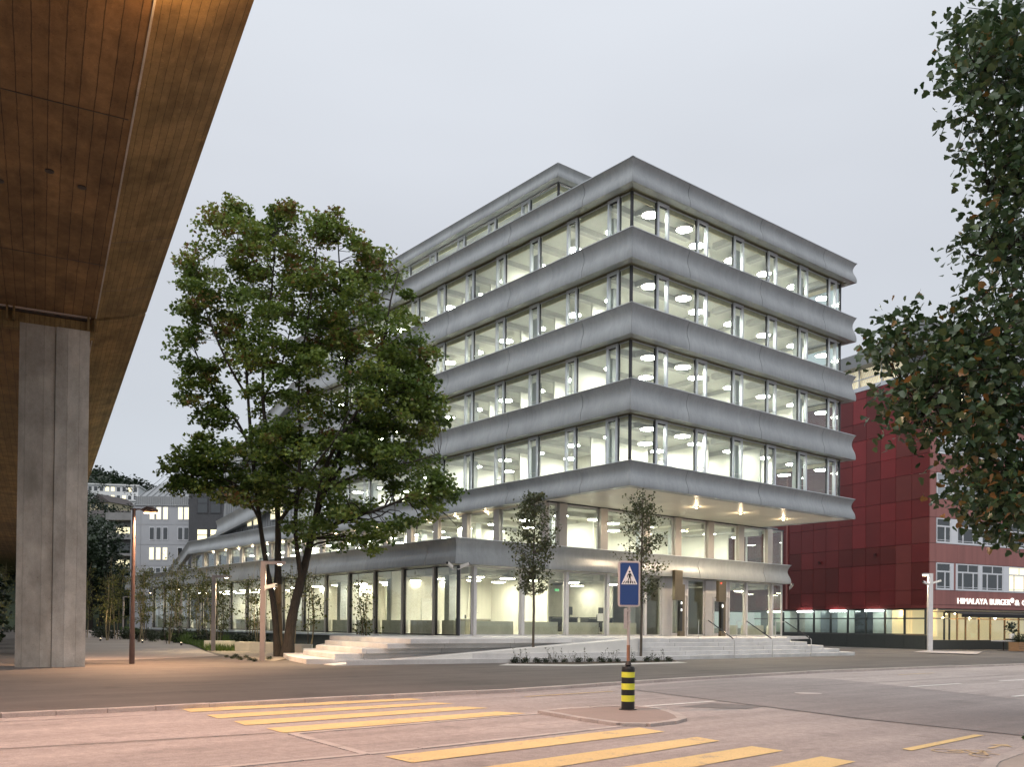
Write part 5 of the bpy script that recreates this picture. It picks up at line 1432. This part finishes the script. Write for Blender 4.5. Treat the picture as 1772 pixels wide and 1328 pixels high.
# ---- inverted-L garden lamps
def lamp_arm(px, py, label, h=4.12, arm=.9, lit=True, Y=None):
    b = gnd(px, py) if Y is None else Vector((at(px, py, Y).x, Y, 0))
    t = thing('garden_lamp', label, 'lamp post', b, 0, 'square-section garden lamps along the path')
    MB().box(-.10, .10, -.07, .07, 0, h).obj('post', M['stele'], t)
    MB().box(.102, arm, -.07, .07, h - .13, h).obj('arm', M['stele'], t)
    MB().box(arm - .32, arm - .16, -.05, .05, h - .15, h - .132).obj('lens', M['warm_small'], t)
    if lit: spot(b + Vector((arm - .24, 0, h - .18)), 900, (1, .76, .46), 140, .08)
lamp_arm(454, 1145, 'nearest inverted-L garden lamp beside the maple, with a camera on it')
lamp_arm(369, 1128, 'second inverted-L garden lamp, by the short seat block')
lamp_arm(312, 1113, 'third slim garden lamp among the birches', arm=.1 + .05, lit=False)
lamp_arm(275, 1104, 'fourth inverted-L garden lamp, in the grass edge', h=5.0, arm=1.1)
lamp_arm(247, 1098, 'fifth inverted-L garden lamp beyond the brown street lamp', h=5.2, arm=1.1)
lamp_arm(213, 1091.5, 'sixth garden lamp far along the path, left of the street lamp', h=5.4, arm=1.6, Y=140)
lamp_arm(186, 1086, 'seventh garden lamp far along the path', h=6, arm=.15, lit=False, Y=200)
lamp_arm(175, 1085, 'eighth garden lamp, farthest along the path', h=6, arm=1.9, Y=215)
# warm ground spots that light the birches
for i, (u, v, e_) in enumerate(((-10.6, 21, 160), (-11.4, 30, 220), (-11.8, 37, 260), (-12.6, 45, 300), (-13.6, 56, 340), (-15.4, 72, 380), (-18, 96, 500))):
    p = Bw(u, v); t = thing('ground_spotlight', 'small black spotlight in the planting that lights the birches', 'spotlight', p, 0, 'spotlights under the birches')
    MB().lathe([(.07, 0), (.07, .12), (.09, .2), (.085, .2)], 10).obj('housing', M['gunmetal'], t); MB().lathe([(.075, .201), (.0, .203)], 10).obj('lens', M['warm_small'], t)
    spot(p + Vector((0, 0, .26)), e_ * 1.6, (1, .76, .42), 150, .08, rot=(R(180), 0, 0))

# ================================================================== VIADUCT
VA = R(27.6)
via = thing('viaduct', 'brown board-marked concrete viaduct overhead at the upper left', 'viaduct', (0, 0, 0), VA)
def Vw(s, y, z): return Vector((math.cos(VA) * s - math.sin(VA) * y, math.sin(VA) * s + math.cos(VA) * y, z))
spans = [(-45, -12), (-11.9, 34.45), (34.75, 82), (82.2, 130), (130.2, 180), (180.2, 260)]
for a, b in spans:
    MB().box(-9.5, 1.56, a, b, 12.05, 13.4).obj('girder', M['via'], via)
    m = MB()
    prof = [(1.562, 12.10), (2.42, 12.33), (3.2, 12.60), (3.24, 13.75), (1.562, 13.75)]
    vs = [(x, a, z) for x, z in prof] + [(x, b, z) for x, z in prof]; k = 5
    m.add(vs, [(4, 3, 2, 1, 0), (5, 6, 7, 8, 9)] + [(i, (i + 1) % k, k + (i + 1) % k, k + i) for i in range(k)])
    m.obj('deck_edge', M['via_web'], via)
    MB().box(1.545, 1.585, a, b, 12.02, 12.048).obj('drip_lip', M['pier_dark'], via)
# bearing shelf over the pier: steel flashing and short brackets
MB().box(-3.2, 1.40, 34.30, 34.42, 11.93, 12.046).obj('joint_flashing', M['steel_dark'], via)
MB().box(-3.2, 1.40, 34.20, 34.296, 12.0, 12.046).obj('joint_flashing', M['granite'], via)
for s_ in (1.30, 1.52, -1.15, -.95): MB().box(s_, s_ + .07, 34.18, 34.40, 11.6, 12.04).obj('bracket', M['via_web'], via)
MB().box(-4, 1.55, 34.46, 34.74, 11.4, 13.3).obj('cross_beam', M['via_web'], via)
# pour joints across the underside
for y in (8.5, 20.3, 29.0): MB().box(-9.4, 1.49, y, y + .035, 12.040, 12.049).obj('pour_joint', M['steel_dark'], via)
for y in (13.0, 27.3, 31.5):
    MB().add([(1.60, y, 12.098), (2.42, y, 12.318), (3.19, y, 12.586), (3.19, y + .03, 12.586), (2.42, y + .03, 12.318), (1.60, y + .03, 12.098)], [(0, 1, 4, 5), (1, 2, 3, 4)]).obj('pour_joint', M['steel_dark'], via)
# weep holes
for s_, y in ((.05, 23.5), (-1.0, 24.6), (.75, 24.0)): MB().lathe([(.10, 0), (.10, .03), (.0, .03)], 10, (s_, y, 12.02)).obj('drain_hole', M['steel_dark'], via)
pier = MB().box(-.74, .335, 34.42, 35.6, -.1, 11.6).obj('pier', M['pier_dark'], via)  # shading of the left half painted in as darker concrete
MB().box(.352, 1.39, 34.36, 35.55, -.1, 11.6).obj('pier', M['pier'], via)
MB().box(.3, .39, 34.50, 35.5, -.1, 11.6).obj('pier_groove', M['steel_dark'], via)
MB().box(-.70, 1.34, 34.6, 35.5, 11.602, 12.04).obj('bearing', M['steel_dark'], via)
for y in (83, 131): MB().box(-.74, 1.39, y, y + 1.2, -.1, 12.04).obj('pier', M['pier'], via)
# strip luminaire on the underside, just above the picture
lum = thing('viaduct_lamp', 'orange lamp fixed under the viaduct at the top edge', 'lamp', Vw(1.95, 15.2, 12.15), VA)
MB().box(-.16, .16, -.5, .5, -.14, .0).obj('housing', M['steel_dark'], lum); MB().box(-.13, .13, -.46, .46, -.17, -.142).obj('lens', M['sodium'], lum)
point(Vw(1.95, 15.3, 11.55), 170, (1, .50, .18), .25)
spot(Vw(1.95, 15.2, 11.9), 6500, (1.0, .64, .48), 165, .3, blend=.8)
# leaf masses added left of the pier, standing in for deep shade
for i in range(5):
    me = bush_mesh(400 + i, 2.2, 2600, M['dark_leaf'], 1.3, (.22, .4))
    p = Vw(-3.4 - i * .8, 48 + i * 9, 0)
    o = link('hedge', me, None, p, (0, 0, i)); tag(o, 'dark leaf mass added to stand in for deep shade under the viaduct', 'hedge', 'added leaf masses under the viaduct')  # each 'hedge' here is an added stand-in for deep shade

# ================================================================== STREET FURNITURE
# pedestrian crossing sign with its island bollard
sgn = thing('pedestrian_sign', 'blue pedestrian crossing sign on a black and yellow bollard', 'road sign', (gnd(1086.5, 1229, -.018).x, gnd(1086.5, 1229, -.018).y, -.018), 0.06); sgn.scale = (1.042, 1.042, 1.042)
def ann(prof, name, mat, p=sgn): return MB().lathe(prof, 20).obj(name, M[mat], p, True)
ann([(.165, 0), (.165, .012), (.14, .016)], 'foot_plate', 'steel_dark')
zz = [.016, .155, .27, .375, .49, .60, .70, .765]
cols = ['black', 'reflex', 'black', 'reflex', 'black', 'reflex', 'black']
for i, c in enumerate(cols):
    r = .124 if c == 'black' else .126
    o = MB().lathe([(r, zz[i]), (r, zz[i + 1] - .0005)], 24).obj('bollard_sleeve' if c == 'black' else 'reflective_band', M[c], sgn)
    for f in o.data.polygons: f.use_smooth = True
    o.data.set_sharp_from_angle(angle=R(50))
ann([(.124, .765), (.11, .80), (.05, .805)], 'cap', 'black')
ann([(.04, .805), (.06, .83), (.045, .88), (.035, .90)], 'socket', 'steel_dark')
MB().tube((0, 0, .88), (0, 0, 1.2), .031, n=12).obj('pole_sleeve', M['rust'], sgn, True); MB().tube((0, 0, 1.2), (0, 0, 1.94), .028, n=12).obj('pole', M['galv'], sgn, True)
MB().box(-.09, -.035, -.02, .02, 1.50, 1.88).box(-.05, .04, -.04, .035, 1.82, 1.845).box(-.05, .04, -.04, .035, 1.62, 1.645).obj('clamp', M['galv'], sgn)
def rrect(w, h, r, n=5):
    out = []
    for cx_, cz_, a0 in ((w - r, h - r, 0), (-w + r, h - r, 90), (-w + r, -h + r, 180), (w - r, -h + r, 270)):
        for k in range(n + 1):
            a = R(a0 + 90 * k / n); out.append((cx_ + r * math.cos(a), cz_ + r * math.sin(a)))
    return out
def plate(pts, y0, y1, name, mat, parent, zc):
    n = len(pts); m = MB()
    vs = [(x, y0, zc + z) for x, z in pts] + [(x, y1, zc + z) for x, z in pts]
    m.add(vs, [tuple(range(n)), tuple(range(2 * n - 1, n - 1, -1))] + [(i, n + i, n + (i + 1) % n, (i + 1) % n) for i in range(n)])
    return m.obj(name, M[mat], parent)
ZS = 2.335
plate(rrect(.205, .425, .05), -.03, .03, 'sign_frame', 'sign_rim', sgn, ZS)
plate(rrect(.172, .392, .012), -.036, -.0305, 'sign_panel', 'sign_blue', sgn, ZS)
plate([(-.150, -.01), (.150, -.01), (0, .335)], -.0405, -.0365, 'triangle', 'sign_white', sgn, ZS)
fig = MB()
def fpoly(pts): fig.add([(x, -.0412, ZS + z) for x, z in pts], [tuple(range(len(pts)))])
fpoly([(.018 * math.cos(a) + .002, .222 + .020 * math.sin(a)) for a in [k * math.pi / 6 for k in range(12)]])
fpoly([(-.020, .190), (.022, .195), (.026, .125), (-.014, .120)])
for a, b, w_ in (((-.015, .19), (-.042, .14), .013), ((-.042, .14), (-.036, .115), .011), ((.02, .19), (.040, .15), .013), ((.04, .15), (.052, .135), .011), ((.0, .125), (-.022, .07), .017), ((-.022, .07), (-.034, .02), .015), ((.012, .125), (.026, .07), .017), ((.026, .07), (.030, .018), .015)):
    d = Vector((b[0] - a[0], b[1] - a[1])); d.normalize(); n_ = Vector((-d.y, d.x)) * w_ / 2
    fpoly([(a[0] - n_.x, a[1] - n_.y), (b[0] - n_.x, b[1] - n_.y), (b[0] + n_.x, b[1] + n_.y), (a[0] + n_.x, a[1] + n_.y)][::1])
for x in (-.104, -.062, -.020, .018, .060, .100): fpoly([(x - .012 + x * .12, .005), (x + .008 + x * .12, .005), (x * .82 + .010, .052), (x * .82 - .006, .052)])
fig.obj('pictogram', M['black'], sgn)
rv = MB()
for x in (-.155, .155):
    for z in (-.375, .375): rv.lathe([(.008, 0), (.008, .004)], 8, (x, -.041, ZS + z))
rv.obj('rivets', M['galv'], sgn)

# brown street lamp on the left
lp = thing('street_lamp', 'tall brown street lamp with a glowing orange head beside the path', 'street lamp', (gnd(228, 1150).x, gnd(228, 1150).y, 0))
MB().lathe([(.10, 0), (.10, .6), (.085, 1.2), (.07, 3.5), (.06, 5.72)], 14).obj('pole', M['lamp_post'], lp, True)
MB().lathe([(.085, 5.72), (.09, 5.78), (.02, 5.8)], 12).obj('cap', M['lamp_post'], lp)
MB().box(-.15, .1, -.02, .02, 5.74, 5.78).path([(.0, 0, 5.74), (.18, 0, 5.76), (.34, 0, 5.74)], .03, 8).obj('bracket', M['lamp_post'], lp)
MB().path([(.30, 0, 5.74), (.48, 0, 5.75), (.70, 0, 5.73), (.88, 0, 5.70)], [.05, .12, .13, .05], 10).obj('head', M['lamp_post'], lp, True)
MB().box(.40, .84, -.085, .085, 5.605, 5.625).obj('lens', M['sodium'], lp)
spot(Vector(lp.location) + Vector((.62, -.02, 5.55)), 4200, (1.0, .58, .33), 165, .12, blend=.7)
# lamp with two cameras on the right
def cctv(loc, rz, label, tilt=-.25, long=.42):
    t = thing('security_camera', label, 'security camera', loc, rz)
    c = MB().box(-.07, .07, -long, .06, -.08, .06); o = c.obj('body', M['cctv'], t, rot=(tilt * -1, 0, 0))
    MB().box(-.055, .055, -long - .03, -long - .002, -.07, .045).obj('lens', M['black'], t, rot=(tilt * -1, 0, 0))
    MB().path([(0, .02, -.06), (0, .1, -.14), (0, .2, -.14)], .025, 6).obj('bracket', M['cctv'], t)
    return t
b = gnd(1609, 1128)
rl = thing('plaza_lamp', 'pale square lamp post with two cameras before the red building', 'lamp post', (b.x, b.y, 0))
MB().box(-.16, .16, -.12, .12, 0, 5.6).obj('post', M['alu_light'], rl); MB().box(-.55, -.162, -.12, .12, 5.46, 5.6).obj('arm', M['alu_light'], rl)
MB().box(-.52, -.24, -.09, .09, 5.43, 5.458).obj('lens', M['warm'], rl)
spot(b + Vector((-.38, 0, 5.36)), 900, (1, .78, .5), 150, .1)
cctv(b + Vector((-.22, -.1, 4.85)), -1.1, 'white camera on the plaza lamp pointing left', .3, .5); cctv(b + Vector((.22, -.1, 4.95)), 1.2, 'white camera on the plaza lamp pointing right', .3, .5)
flat('kerb_apron', [tuple(gnd(*p)[:2]) for p in ((1580, 1131), (1690, 1134.5), (1700, 1130), (1600, 1128.2))], .06, M['strip'], kind='structure')
g = gnd(454, 1145)
cctv(g + Vector((.16, -.08, 3.05)), 1.25, 'white camera fixed to the nearest garden lamp', .2, .45)
cctv(Bw(-6.15, 6.3, 4.5), TH - 1.15, 'white camera at the plinth corner pointing left', .35); cctv(Bw(-5.75, 6.0, 4.5), TH + .75, 'white camera at the plinth corner pointing right', .35)
cctv(Bw(23.0, 6.4, 4.45), TH - .6, 'white camera under the right end of the plinth band', .5)

# restaurant planters, hedges and posts on the right
for i, (u, ln_) in enumerate(((2.6, 3.4), (6.2, 3.0), (9.4, 3.2), (12.8, 3.2))):
    t = thing('planter', ['first wooden planter box at the corner of the restaurant', 'second wooden planter box before the restaurant', 'third wooden planter box before the restaurant', 'fourth wooden planter box at the picture edge'][i], 'planter', Rw(u, -5.6, 0), RT)
    for k in range(4): MB().box(0, ln_, 0, .05, .04 + k * .17, .195 + k * .17).obj('plank', M['wood'], t)
    MB().box(0, .05, .052, .8, .04, .70).box(ln_ - .05, ln_, .052, .8, .04, .70).box(.052, ln_ - .052, .75, .8, .04, .7).obj('side_board', M['wood'], t)
    MB().box(.06, ln_ - .06, .06, .74, .05, .62).obj('soil', M['soil'], t)
    for k in range(3):
        o = link('box_hedge', bush_mesh(500 + k, .5, 900, M['bush'], .95, (.06, .11)), None, Rw(u + .6 + k * (ln_ - 1.2) / 2, -5.2, .5), (0, 0, k))
        tag(o, 'dark clipped hedge ball planted in the wooden planters', 'hedge', 'clipped hedges in the planters')
for i, (u, lab) in enumerate(((6.0, 'first thin wooden terrace post by the restaurant'), (9.3, 'second thin wooden terrace post by the restaurant'), (12.4, 'third thin wooden terrace post by the restaurant'))):
    t = thing('terrace_post', lab, 'post', Rw(u, -4.3, 0), RT)
    MB().box(-.09, .09, -.09, .09, 0, 2.35).obj('post', M['wood_post'], t); MB().box(-.1, .1, -.1, .1, 2.352, 2.42).obj('cap', M['galv'], t)
for i, (u, lab) in enumerate(((4.6, 'white restaurant table behind the first planter'), (8.2, 'white restaurant table behind the second planter'))):
    t = thing('terrace_table', lab, 'table', Rw(u, -3.0, 0), RT)
    MB().box(-.9, .9, -.4, .4, .72, .76).obj('tabletop', M['sign_white'], t); MB().tube((0, 0, .02), (0, 0, .72), .04).obj('leg', M['steel_dark'], t); MB().box(-.3, .3, -.3, .3, 0, .02).obj('foot', M['steel_dark'], t)
t = thing('potted_plant', 'leafy plant in a white pot behind the planters', 'plant', Rw(7.6, -1.6, .9), RT)
MB().lathe([(.16, 0), (.22, .4), (.18, .4)], 12).obj('pot', M['sign_white'], t); MB().box(-.3, .3, -.3, .3, -.9, -.002).obj('stand', M['base_dark'], t)
link('foliage', leaf_mesh('foliage', ball(90) * .45 + np.array([0, 0, .85]), rng.uniform(.15, .32, 90), LEAF_DIAMOND, M['dark_leaf'], rng.random(90), leaf_frames(90, 0, -.6)), t)
t = thing('potted_plant', 'dark conical tree in the planters at the right edge', 'plant', Rw(12.0, -3.6, 0), RT)
link('foliage', leaf_mesh('foliage', ball(900) * np.array([.6, .6, 1.2]) + np.array([0, 0, 1.5]), rng.uniform(.08, .16, 900), LEAF_DIAMOND, M['bush'], rng.random(900), leaf_frames(900, 0, 0)), t)
MB().tube((0, 0, 0), (0, 0, .8), .05).obj('trunk', M['bark_thin'], t)

# leaves of a plant by the near kerb
t = thing('kerb_plant', 'small plant leaning over the near kerb at the lower right edge', 'plant', (7.05, 12.0, 0))
pp = ball(60) * np.array([.22, .22, .22]) + np.array([0, 0, .18])
link('foliage', leaf_mesh('foliage', pp, rng.uniform(.04, .09, 60), LEAF_MAPLE, M['poplar'], rng.random(60), leaf_frames(60, .2, 0)), t)
MB().path([(0, 0, 0), (.02, 0, .15), (.0, .02, .3)], [.01, .008, .004], 5).obj('stem', M['bark_thin'], t)

# ================================================================== FAR BACKGROUND
grey = thing('grey_apartment_house', 'pale grey building with a seamed metal roof and lit triple windows', 'building', (-52.5, 125, 0), -.04)
MB().box(0, 7.7, 0, 12, -.1, 17.6).obj('wall', M['render_grey'], grey)
MB().prism([(0, .0), (-1.6, 2.4), (-1.6, 12), (0, 12)], -.1, 17.5).obj('wall', M['render_grey'], grey)
MB().box(-.15, 7.8, -.15, 12, 17.6, 17.75).box(.2, 7.6, -.05, 0, 17.75, 18.9).obj('parapet', M['roof_zinc'], grey)
for k in range(24): MB().box(.2 + k * .31, .25 + k * .31, -.09, -.05, 17.75, 18.92).obj('railing_bar', M['zinc'], grey)
rf = MB()
rf.add([(-.2, .1, 18.6), (14, .1, 18.6), (14, 12, 18.6), (-.2, 12, 18.6), (4.2, 4, 22.4), (14, 4, 22.4)], [(0, 1, 5, 4), (0, 4, 3), (3, 4, 5, 2), (1, 2, 5)])
rf.obj('roof', M['roof_zinc'], grey)
for k in range(13):
    x = .4 + k * .85
    MB().path([(x, .06, 18.65), (min(x + 2.0, 13.9) if x + 2 < 4 else x + 2.0, 3.9, 22.38)], .04, 4).obj('seam', M['zinc'], grey)
for z, lit in ((15.7, 1), (12.9, 0), (10.1, 1), (7.3, 0), (4.5, 0)):
    for x in (2.15, 3.1, 4.05, 6.15, 7.0):
        f = MB().box(x, x + .72, -.06, .02, z - .05, z + 1.75).obj('window', M['pvc'], grey)
        MB().box(x + .07, x + .65, -.085, -.062, z + .05, z + 1.68).obj('pane', M['win_lit'] if lit and not (x > 6 and z < 12) else M['win_dark'], f)
for z in (9.3, 12.2, 15.0): MB().box(0, 7.7, -.02, .0, z, z + .04).obj('string_course', M['zinc'], grey)
MB().box(0.9, 0.94, -.02, 0, 0, 17.5).obj('string_course', M['zinc'], grey)
MB().box(8.55, 13.8, -2.2, 9, -.1, 20.4).obj('brick_wing', M['brick_dark'], grey)
for z, lit in ((16.3, 0), (12.0, 1), (8.0, 0)):
    for x in (9.7, 11.5):
        f = MB().box(x, x + 1.5, -2.26, -2.18, z, z + 2.2).obj('window', M['gunmetal'], grey)
        MB().box(x + .1, x + 1.4, -2.285, -2.262, z + .1, z + 1.3).box(x + .1, x + 1.4, -2.285, -2.262, z + 1.4, z + 2.1).obj('pane', M['win_lit'] if lit else M['win_dark'], f)
dark = thing('balcony_house', 'dark weathered apartment block with planted balconies left of the street lamp', 'building', (-76.5, 170, 0), -.05)
MB().box(.4, 9, 1.6, 14, -.1, 20.6).obj('wall', M['old_concrete'], dark); MB().box(0, .4, 0, 14, -.1, 18.8).obj('side_wall', M['old_concrete'], dark)
for k in range(6):
    z = 1.6 + 3.1 * k
    bl_ = MB().box(.4, 9, 0, 1.6, z - .12, z).box(.4, 9, 0, .1, z, z + .95 if k % 2 else z + .35).obj('balcony', M['old_concrete'], dark)
    MB().box(1.0, 3.6, 1.5, 1.59, z + .3, z + 2.3).obj('window', M['win_lit'] if k in (3, 5) else M['win_dark'], dark)
    if k in (3, 4, 5): link('balcony_plant', bush_mesh(600 + k, .55, 200, M['dark_leaf'], .8, (.15, .3)), dark, (3.4, .8, z + .3))
MB().box(-.2, 9.2, -.3, 3, 20.6, 22.0).obj('roof_parapet', M['old_concrete'], dark)

# hillside terrain
def hill_z(x, y):
    r_ = x / y
    h = max(0.0, y - 150) * .205
    if y > 600: h = 450 * .205 + (y - 600) * .02
    g = 1.0 if r_ < -.47 else max(.35, 1.0 - (r_ + .47) * 1.6)
    return h * g
hb = MB(); nx, ny = 50, 40
vs_ = []
for j in range(ny + 1):
    y = 150 + 650 * (j / ny) ** 1.3
    for i in range(nx + 1):
        x = y * (-.95 + .9 * i / nx)
        vs_.append((x, y, hill_z(x, y) - .2 + 1.2 * math.sin(x * .05) * math.sin(y * .04) * min(1, (y - 150) / 80)))
hb.add(vs_, [(j * (nx + 1) + i, j * (nx + 1) + i + 1, (j + 1) * (nx + 1) + i + 1, (j + 1) * (nx + 1) + i) for j in range(ny) for i in range(nx)])
hb.obj('hill', pm('hill_ground', (.03, .045, .02), .95, 0, .3, .05, 1, .2, .2), smooth=True)['kind'] = 'structure'
FP, FSZ, FT = [], [], []
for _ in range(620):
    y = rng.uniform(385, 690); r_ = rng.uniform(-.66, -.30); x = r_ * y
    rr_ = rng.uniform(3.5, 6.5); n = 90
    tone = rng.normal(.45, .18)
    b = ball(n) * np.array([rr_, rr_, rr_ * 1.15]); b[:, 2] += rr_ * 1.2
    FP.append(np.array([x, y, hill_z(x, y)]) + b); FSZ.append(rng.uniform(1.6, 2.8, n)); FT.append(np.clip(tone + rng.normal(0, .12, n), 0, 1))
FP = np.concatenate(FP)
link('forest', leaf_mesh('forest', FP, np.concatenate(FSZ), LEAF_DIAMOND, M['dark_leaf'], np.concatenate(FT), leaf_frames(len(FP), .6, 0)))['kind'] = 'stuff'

def far_house(px, Y, w_, h, mat, label, roof, rows_, cols_, rz=0.0, dp=10, lit=.3, flat_=False, zb=None):
    p = at(px, 900, Y); z = hill_z(p.x, Y) if zb is None else zb
    t = thing('hill_house', label, 'house', (p.x, Y, z), rz)
    MB().box(0, w_, 0, dp, -8, h).obj('wall', M[mat], t)
    rg = random.Random(px)
    for i in range(rows_):
        for j in range(cols_):
            ww, wh = w_ / cols_, h / rows_
            f = MB().box(ww * (j + .22), ww * (j + .78), -.08, -.002, wh * (i + .3), wh * (i + .8)).obj('window', M['win_lit'] if rg.random() < lit else M['win_dark'], t)
    if flat_: MB().box(-.4, w_ + .4, -.5, dp, h + .003, h + .5).obj('roof', M['white_block'], t)
    else:
        m = MB(); hh = roof
        m.add([(-.5, -.6, h), (w_ + .5, -.6, h), (w_ + .5, dp, h), (-.5, dp, h), (-.5, dp / 2, h + hh), (w_ + .5, dp / 2, h + hh)] if rz >= 0 else
              [(-.5, -.6, h), (w_ + .5, -.6, h), (w_ + .5, dp, h), (-.5, dp, h), (w_ / 2, -.6, h + hh), (w_ / 2, dp, h + hh)],
              [(0, 1, 5, 4), (2, 3, 4, 5), (0, 4, 3), (1, 2, 5), (3, 2, 1, 0)] if rz >= 0 else [(0, 3, 5, 4), (1, 4, 5, 2), (0, 4, 1), (2, 5, 3), (0, 1, 2, 3)])
        m.obj('roof', M['tile_dark'], t)
    return t
far_house(150, 345, 18.5, 9.5, 'white_block', 'long white flat-roofed apartment block high on the wooded hill', 0, 3, 9, .18, 12, .22, True, zb=44.2)
far_house(212, 338, 9.5, 4.0, 'white_block', 'low white terrace right below the long white block', 0, 1, 5, .12, 10, .3, True, zb=42.6)
far_house(155, 282, 7.6, 4.4, 'cream', 'cream gabled house with a dark roof on the hill', 2.7, 2, 3, -.3, 12, .2, zb=34.0)
far_house(208, 290, 6.2, 3.2, 'white_block', 'white gabled house with a dark roof left of the grey building', 2.2, 2, 3, .2, 11, .15, zb=34.4)
far_house(150, 240, 7.5, 5.5, 'white_block', 'small pale house half hidden by trees low on the hill', 2.6, 2, 3, .1, 9, .1, zb=23.5)
far_house(186, 252, 6.5, 5.0, 'cream', 'cream house with stacked balconies below the gabled pair', 1.0, 2, 2, .1, 9, .35, zb=27.0)
def dense_tree(x, y, h, r, seed, label, group, z=0.0, size=(.35, .7), n=2600, conic=False):
    rg = np.random.default_rng(seed)
    t = thing('dense_tree', label, 'tree', (x, y, z), 0, group)
    P, TN = [], []
    for _ in range(26):
        c = rg.normal(size=3); c /= np.linalg.norm(c); c *= rg.random() ** .4
        q = np.array([c[0] * r, c[1] * r, h * .58 + c[2] * h * .40])
        if conic: q[:2] *= max(.12, 1.1 - q[2] / h)
        k = n // 26; P.append(q + ball(k, rg) * r * .42); TN.append(np.clip(rg.normal(.45, .2) + rg.normal(0, .1, k), 0, 1))
    P = np.concatenate(P)
    o = link('crown', leaf_mesh('crown', P, rg.uniform(*size, len(P)), LEAF_DIAMOND, M['dark_leaf'], np.concatenate(TN), leaf_frames(len(P), .5, .2, rg)), t); o['kind'] = 'stuff'
    MB().path([(0, 0, -1), (.1, 0, h * .3), (0, 0, h * .75)], [r * .09, r * .07, r * .02], 7).obj('trunk', M['bark_dark'], t)
for i, (px, Y, h, r) in enumerate(((158, 150, 17, 4.2), (176, 155, 20, 4.6), (193, 160, 15, 4.0), (205, 190, 17, 4.6), (150, 175, 24, 5), (170, 185, 25, 5), (188, 178, 21, 4.6), (215, 150, 8, 3.2), (240, 150, 9, 3.4), (165, 210, 30, 6), (182, 205, 27, 5), (158, 232, 30, 6), (200, 222, 31, 5), (150, 250, 34, 6), (176, 262, 36, 4), (225, 250, 34, 5))):
    p = at(px, 1000, Y); dense_tree(p.x, Y, h, r, 700 + i, 'dark dense tree at the foot of the wooded hill', 'dark trees at the foot of the hill', z=0 if Y < 200 else hill_z(p.x, Y) * .6 - 6, n=2600)
for i, (px, Y, h, r) in enumerate(((196, 320, 13, 4.6), (148, 300, 9, 4), (232, 300, 11, 4.5), (206, 272, 9, 4), (168, 268, 8, 4), (240, 320, 12, 5), (142, 320, 14, 5), (215, 360, 15, 6), (250, 370, 16, 6))):
    p = at(px, 880, Y); dense_tree(p.x, Y, h, r, 760 + i, 'dark tree standing among the houses on the hill', 'dark trees among the hill houses', z=hill_z(p.x, Y) - 1, n=1500, size=(.6, 1.1))
# low garage wall and ramp at the end of the path, with a parked car
t = thing('garage_ramp', 'low pale ramp wall with a dark garage opening at the end of the path', 'ramp', (at(146, 1085, 190).x, 190, 0), .05)
MB().box(-6, 4.2, 0, 1, 1.3, 2.5).obj('parapet', M['render_grey'], t); MB().box(2.2, 4.2, .1, 6, -.1, 1.298).box(-6, -1.5, .1, 6, -.1, 1.298).obj('pillar', M['render_grey'], t); MB().box(-1.49, 2.19, 2, 2.2, -.1, 1.297).obj('back_wall', pm('lit_garage_wall', (.5, .26, .14), .8), t)  # lamplight in the garage painted into the orange wall colour
c = thing('parked_car', 'small dark car parked beside the garage ramp at the end of the path', 'car', (at(172, 1085, 186).x, 186, 0), .3)
MB().add([(-2, -.8, .35), (2, -.8, .35), (2, .8, .35), (-2, .8, .35), (-2, -.8, .95), (2, -.8, .8), (2, .8, .8), (-2, .8, .95)], [(0, 3, 2, 1), (4, 5, 6, 7), (0, 1, 5, 4), (1, 2, 6, 5), (2, 3, 7, 6), (3, 0, 4, 7)]).obj('body', M['black'], c)
MB().add([(-1.6, -.72, .951), (1.0, -.72, .88), (1.0, .72, .88), (-1.6, .72, .951), (-1.1, -.6, 1.42), (.4, -.6, 1.42), (.4, .6, 1.42), (-1.1, .6, 1.42)], [(0, 3, 2, 1), (4, 5, 6, 7), (0, 1, 5, 4), (1, 2, 6, 5), (2, 3, 7, 6), (3, 0, 4, 7)]).obj('cabin', M['win_dark'], c)
for x in (-1.3, 1.3):
    for y in (-.82, .82): MB().path([(x, y - .1, .32), (x, y + .1, .32)], .32, 12).obj('wheel', M['steel_dark'], c)
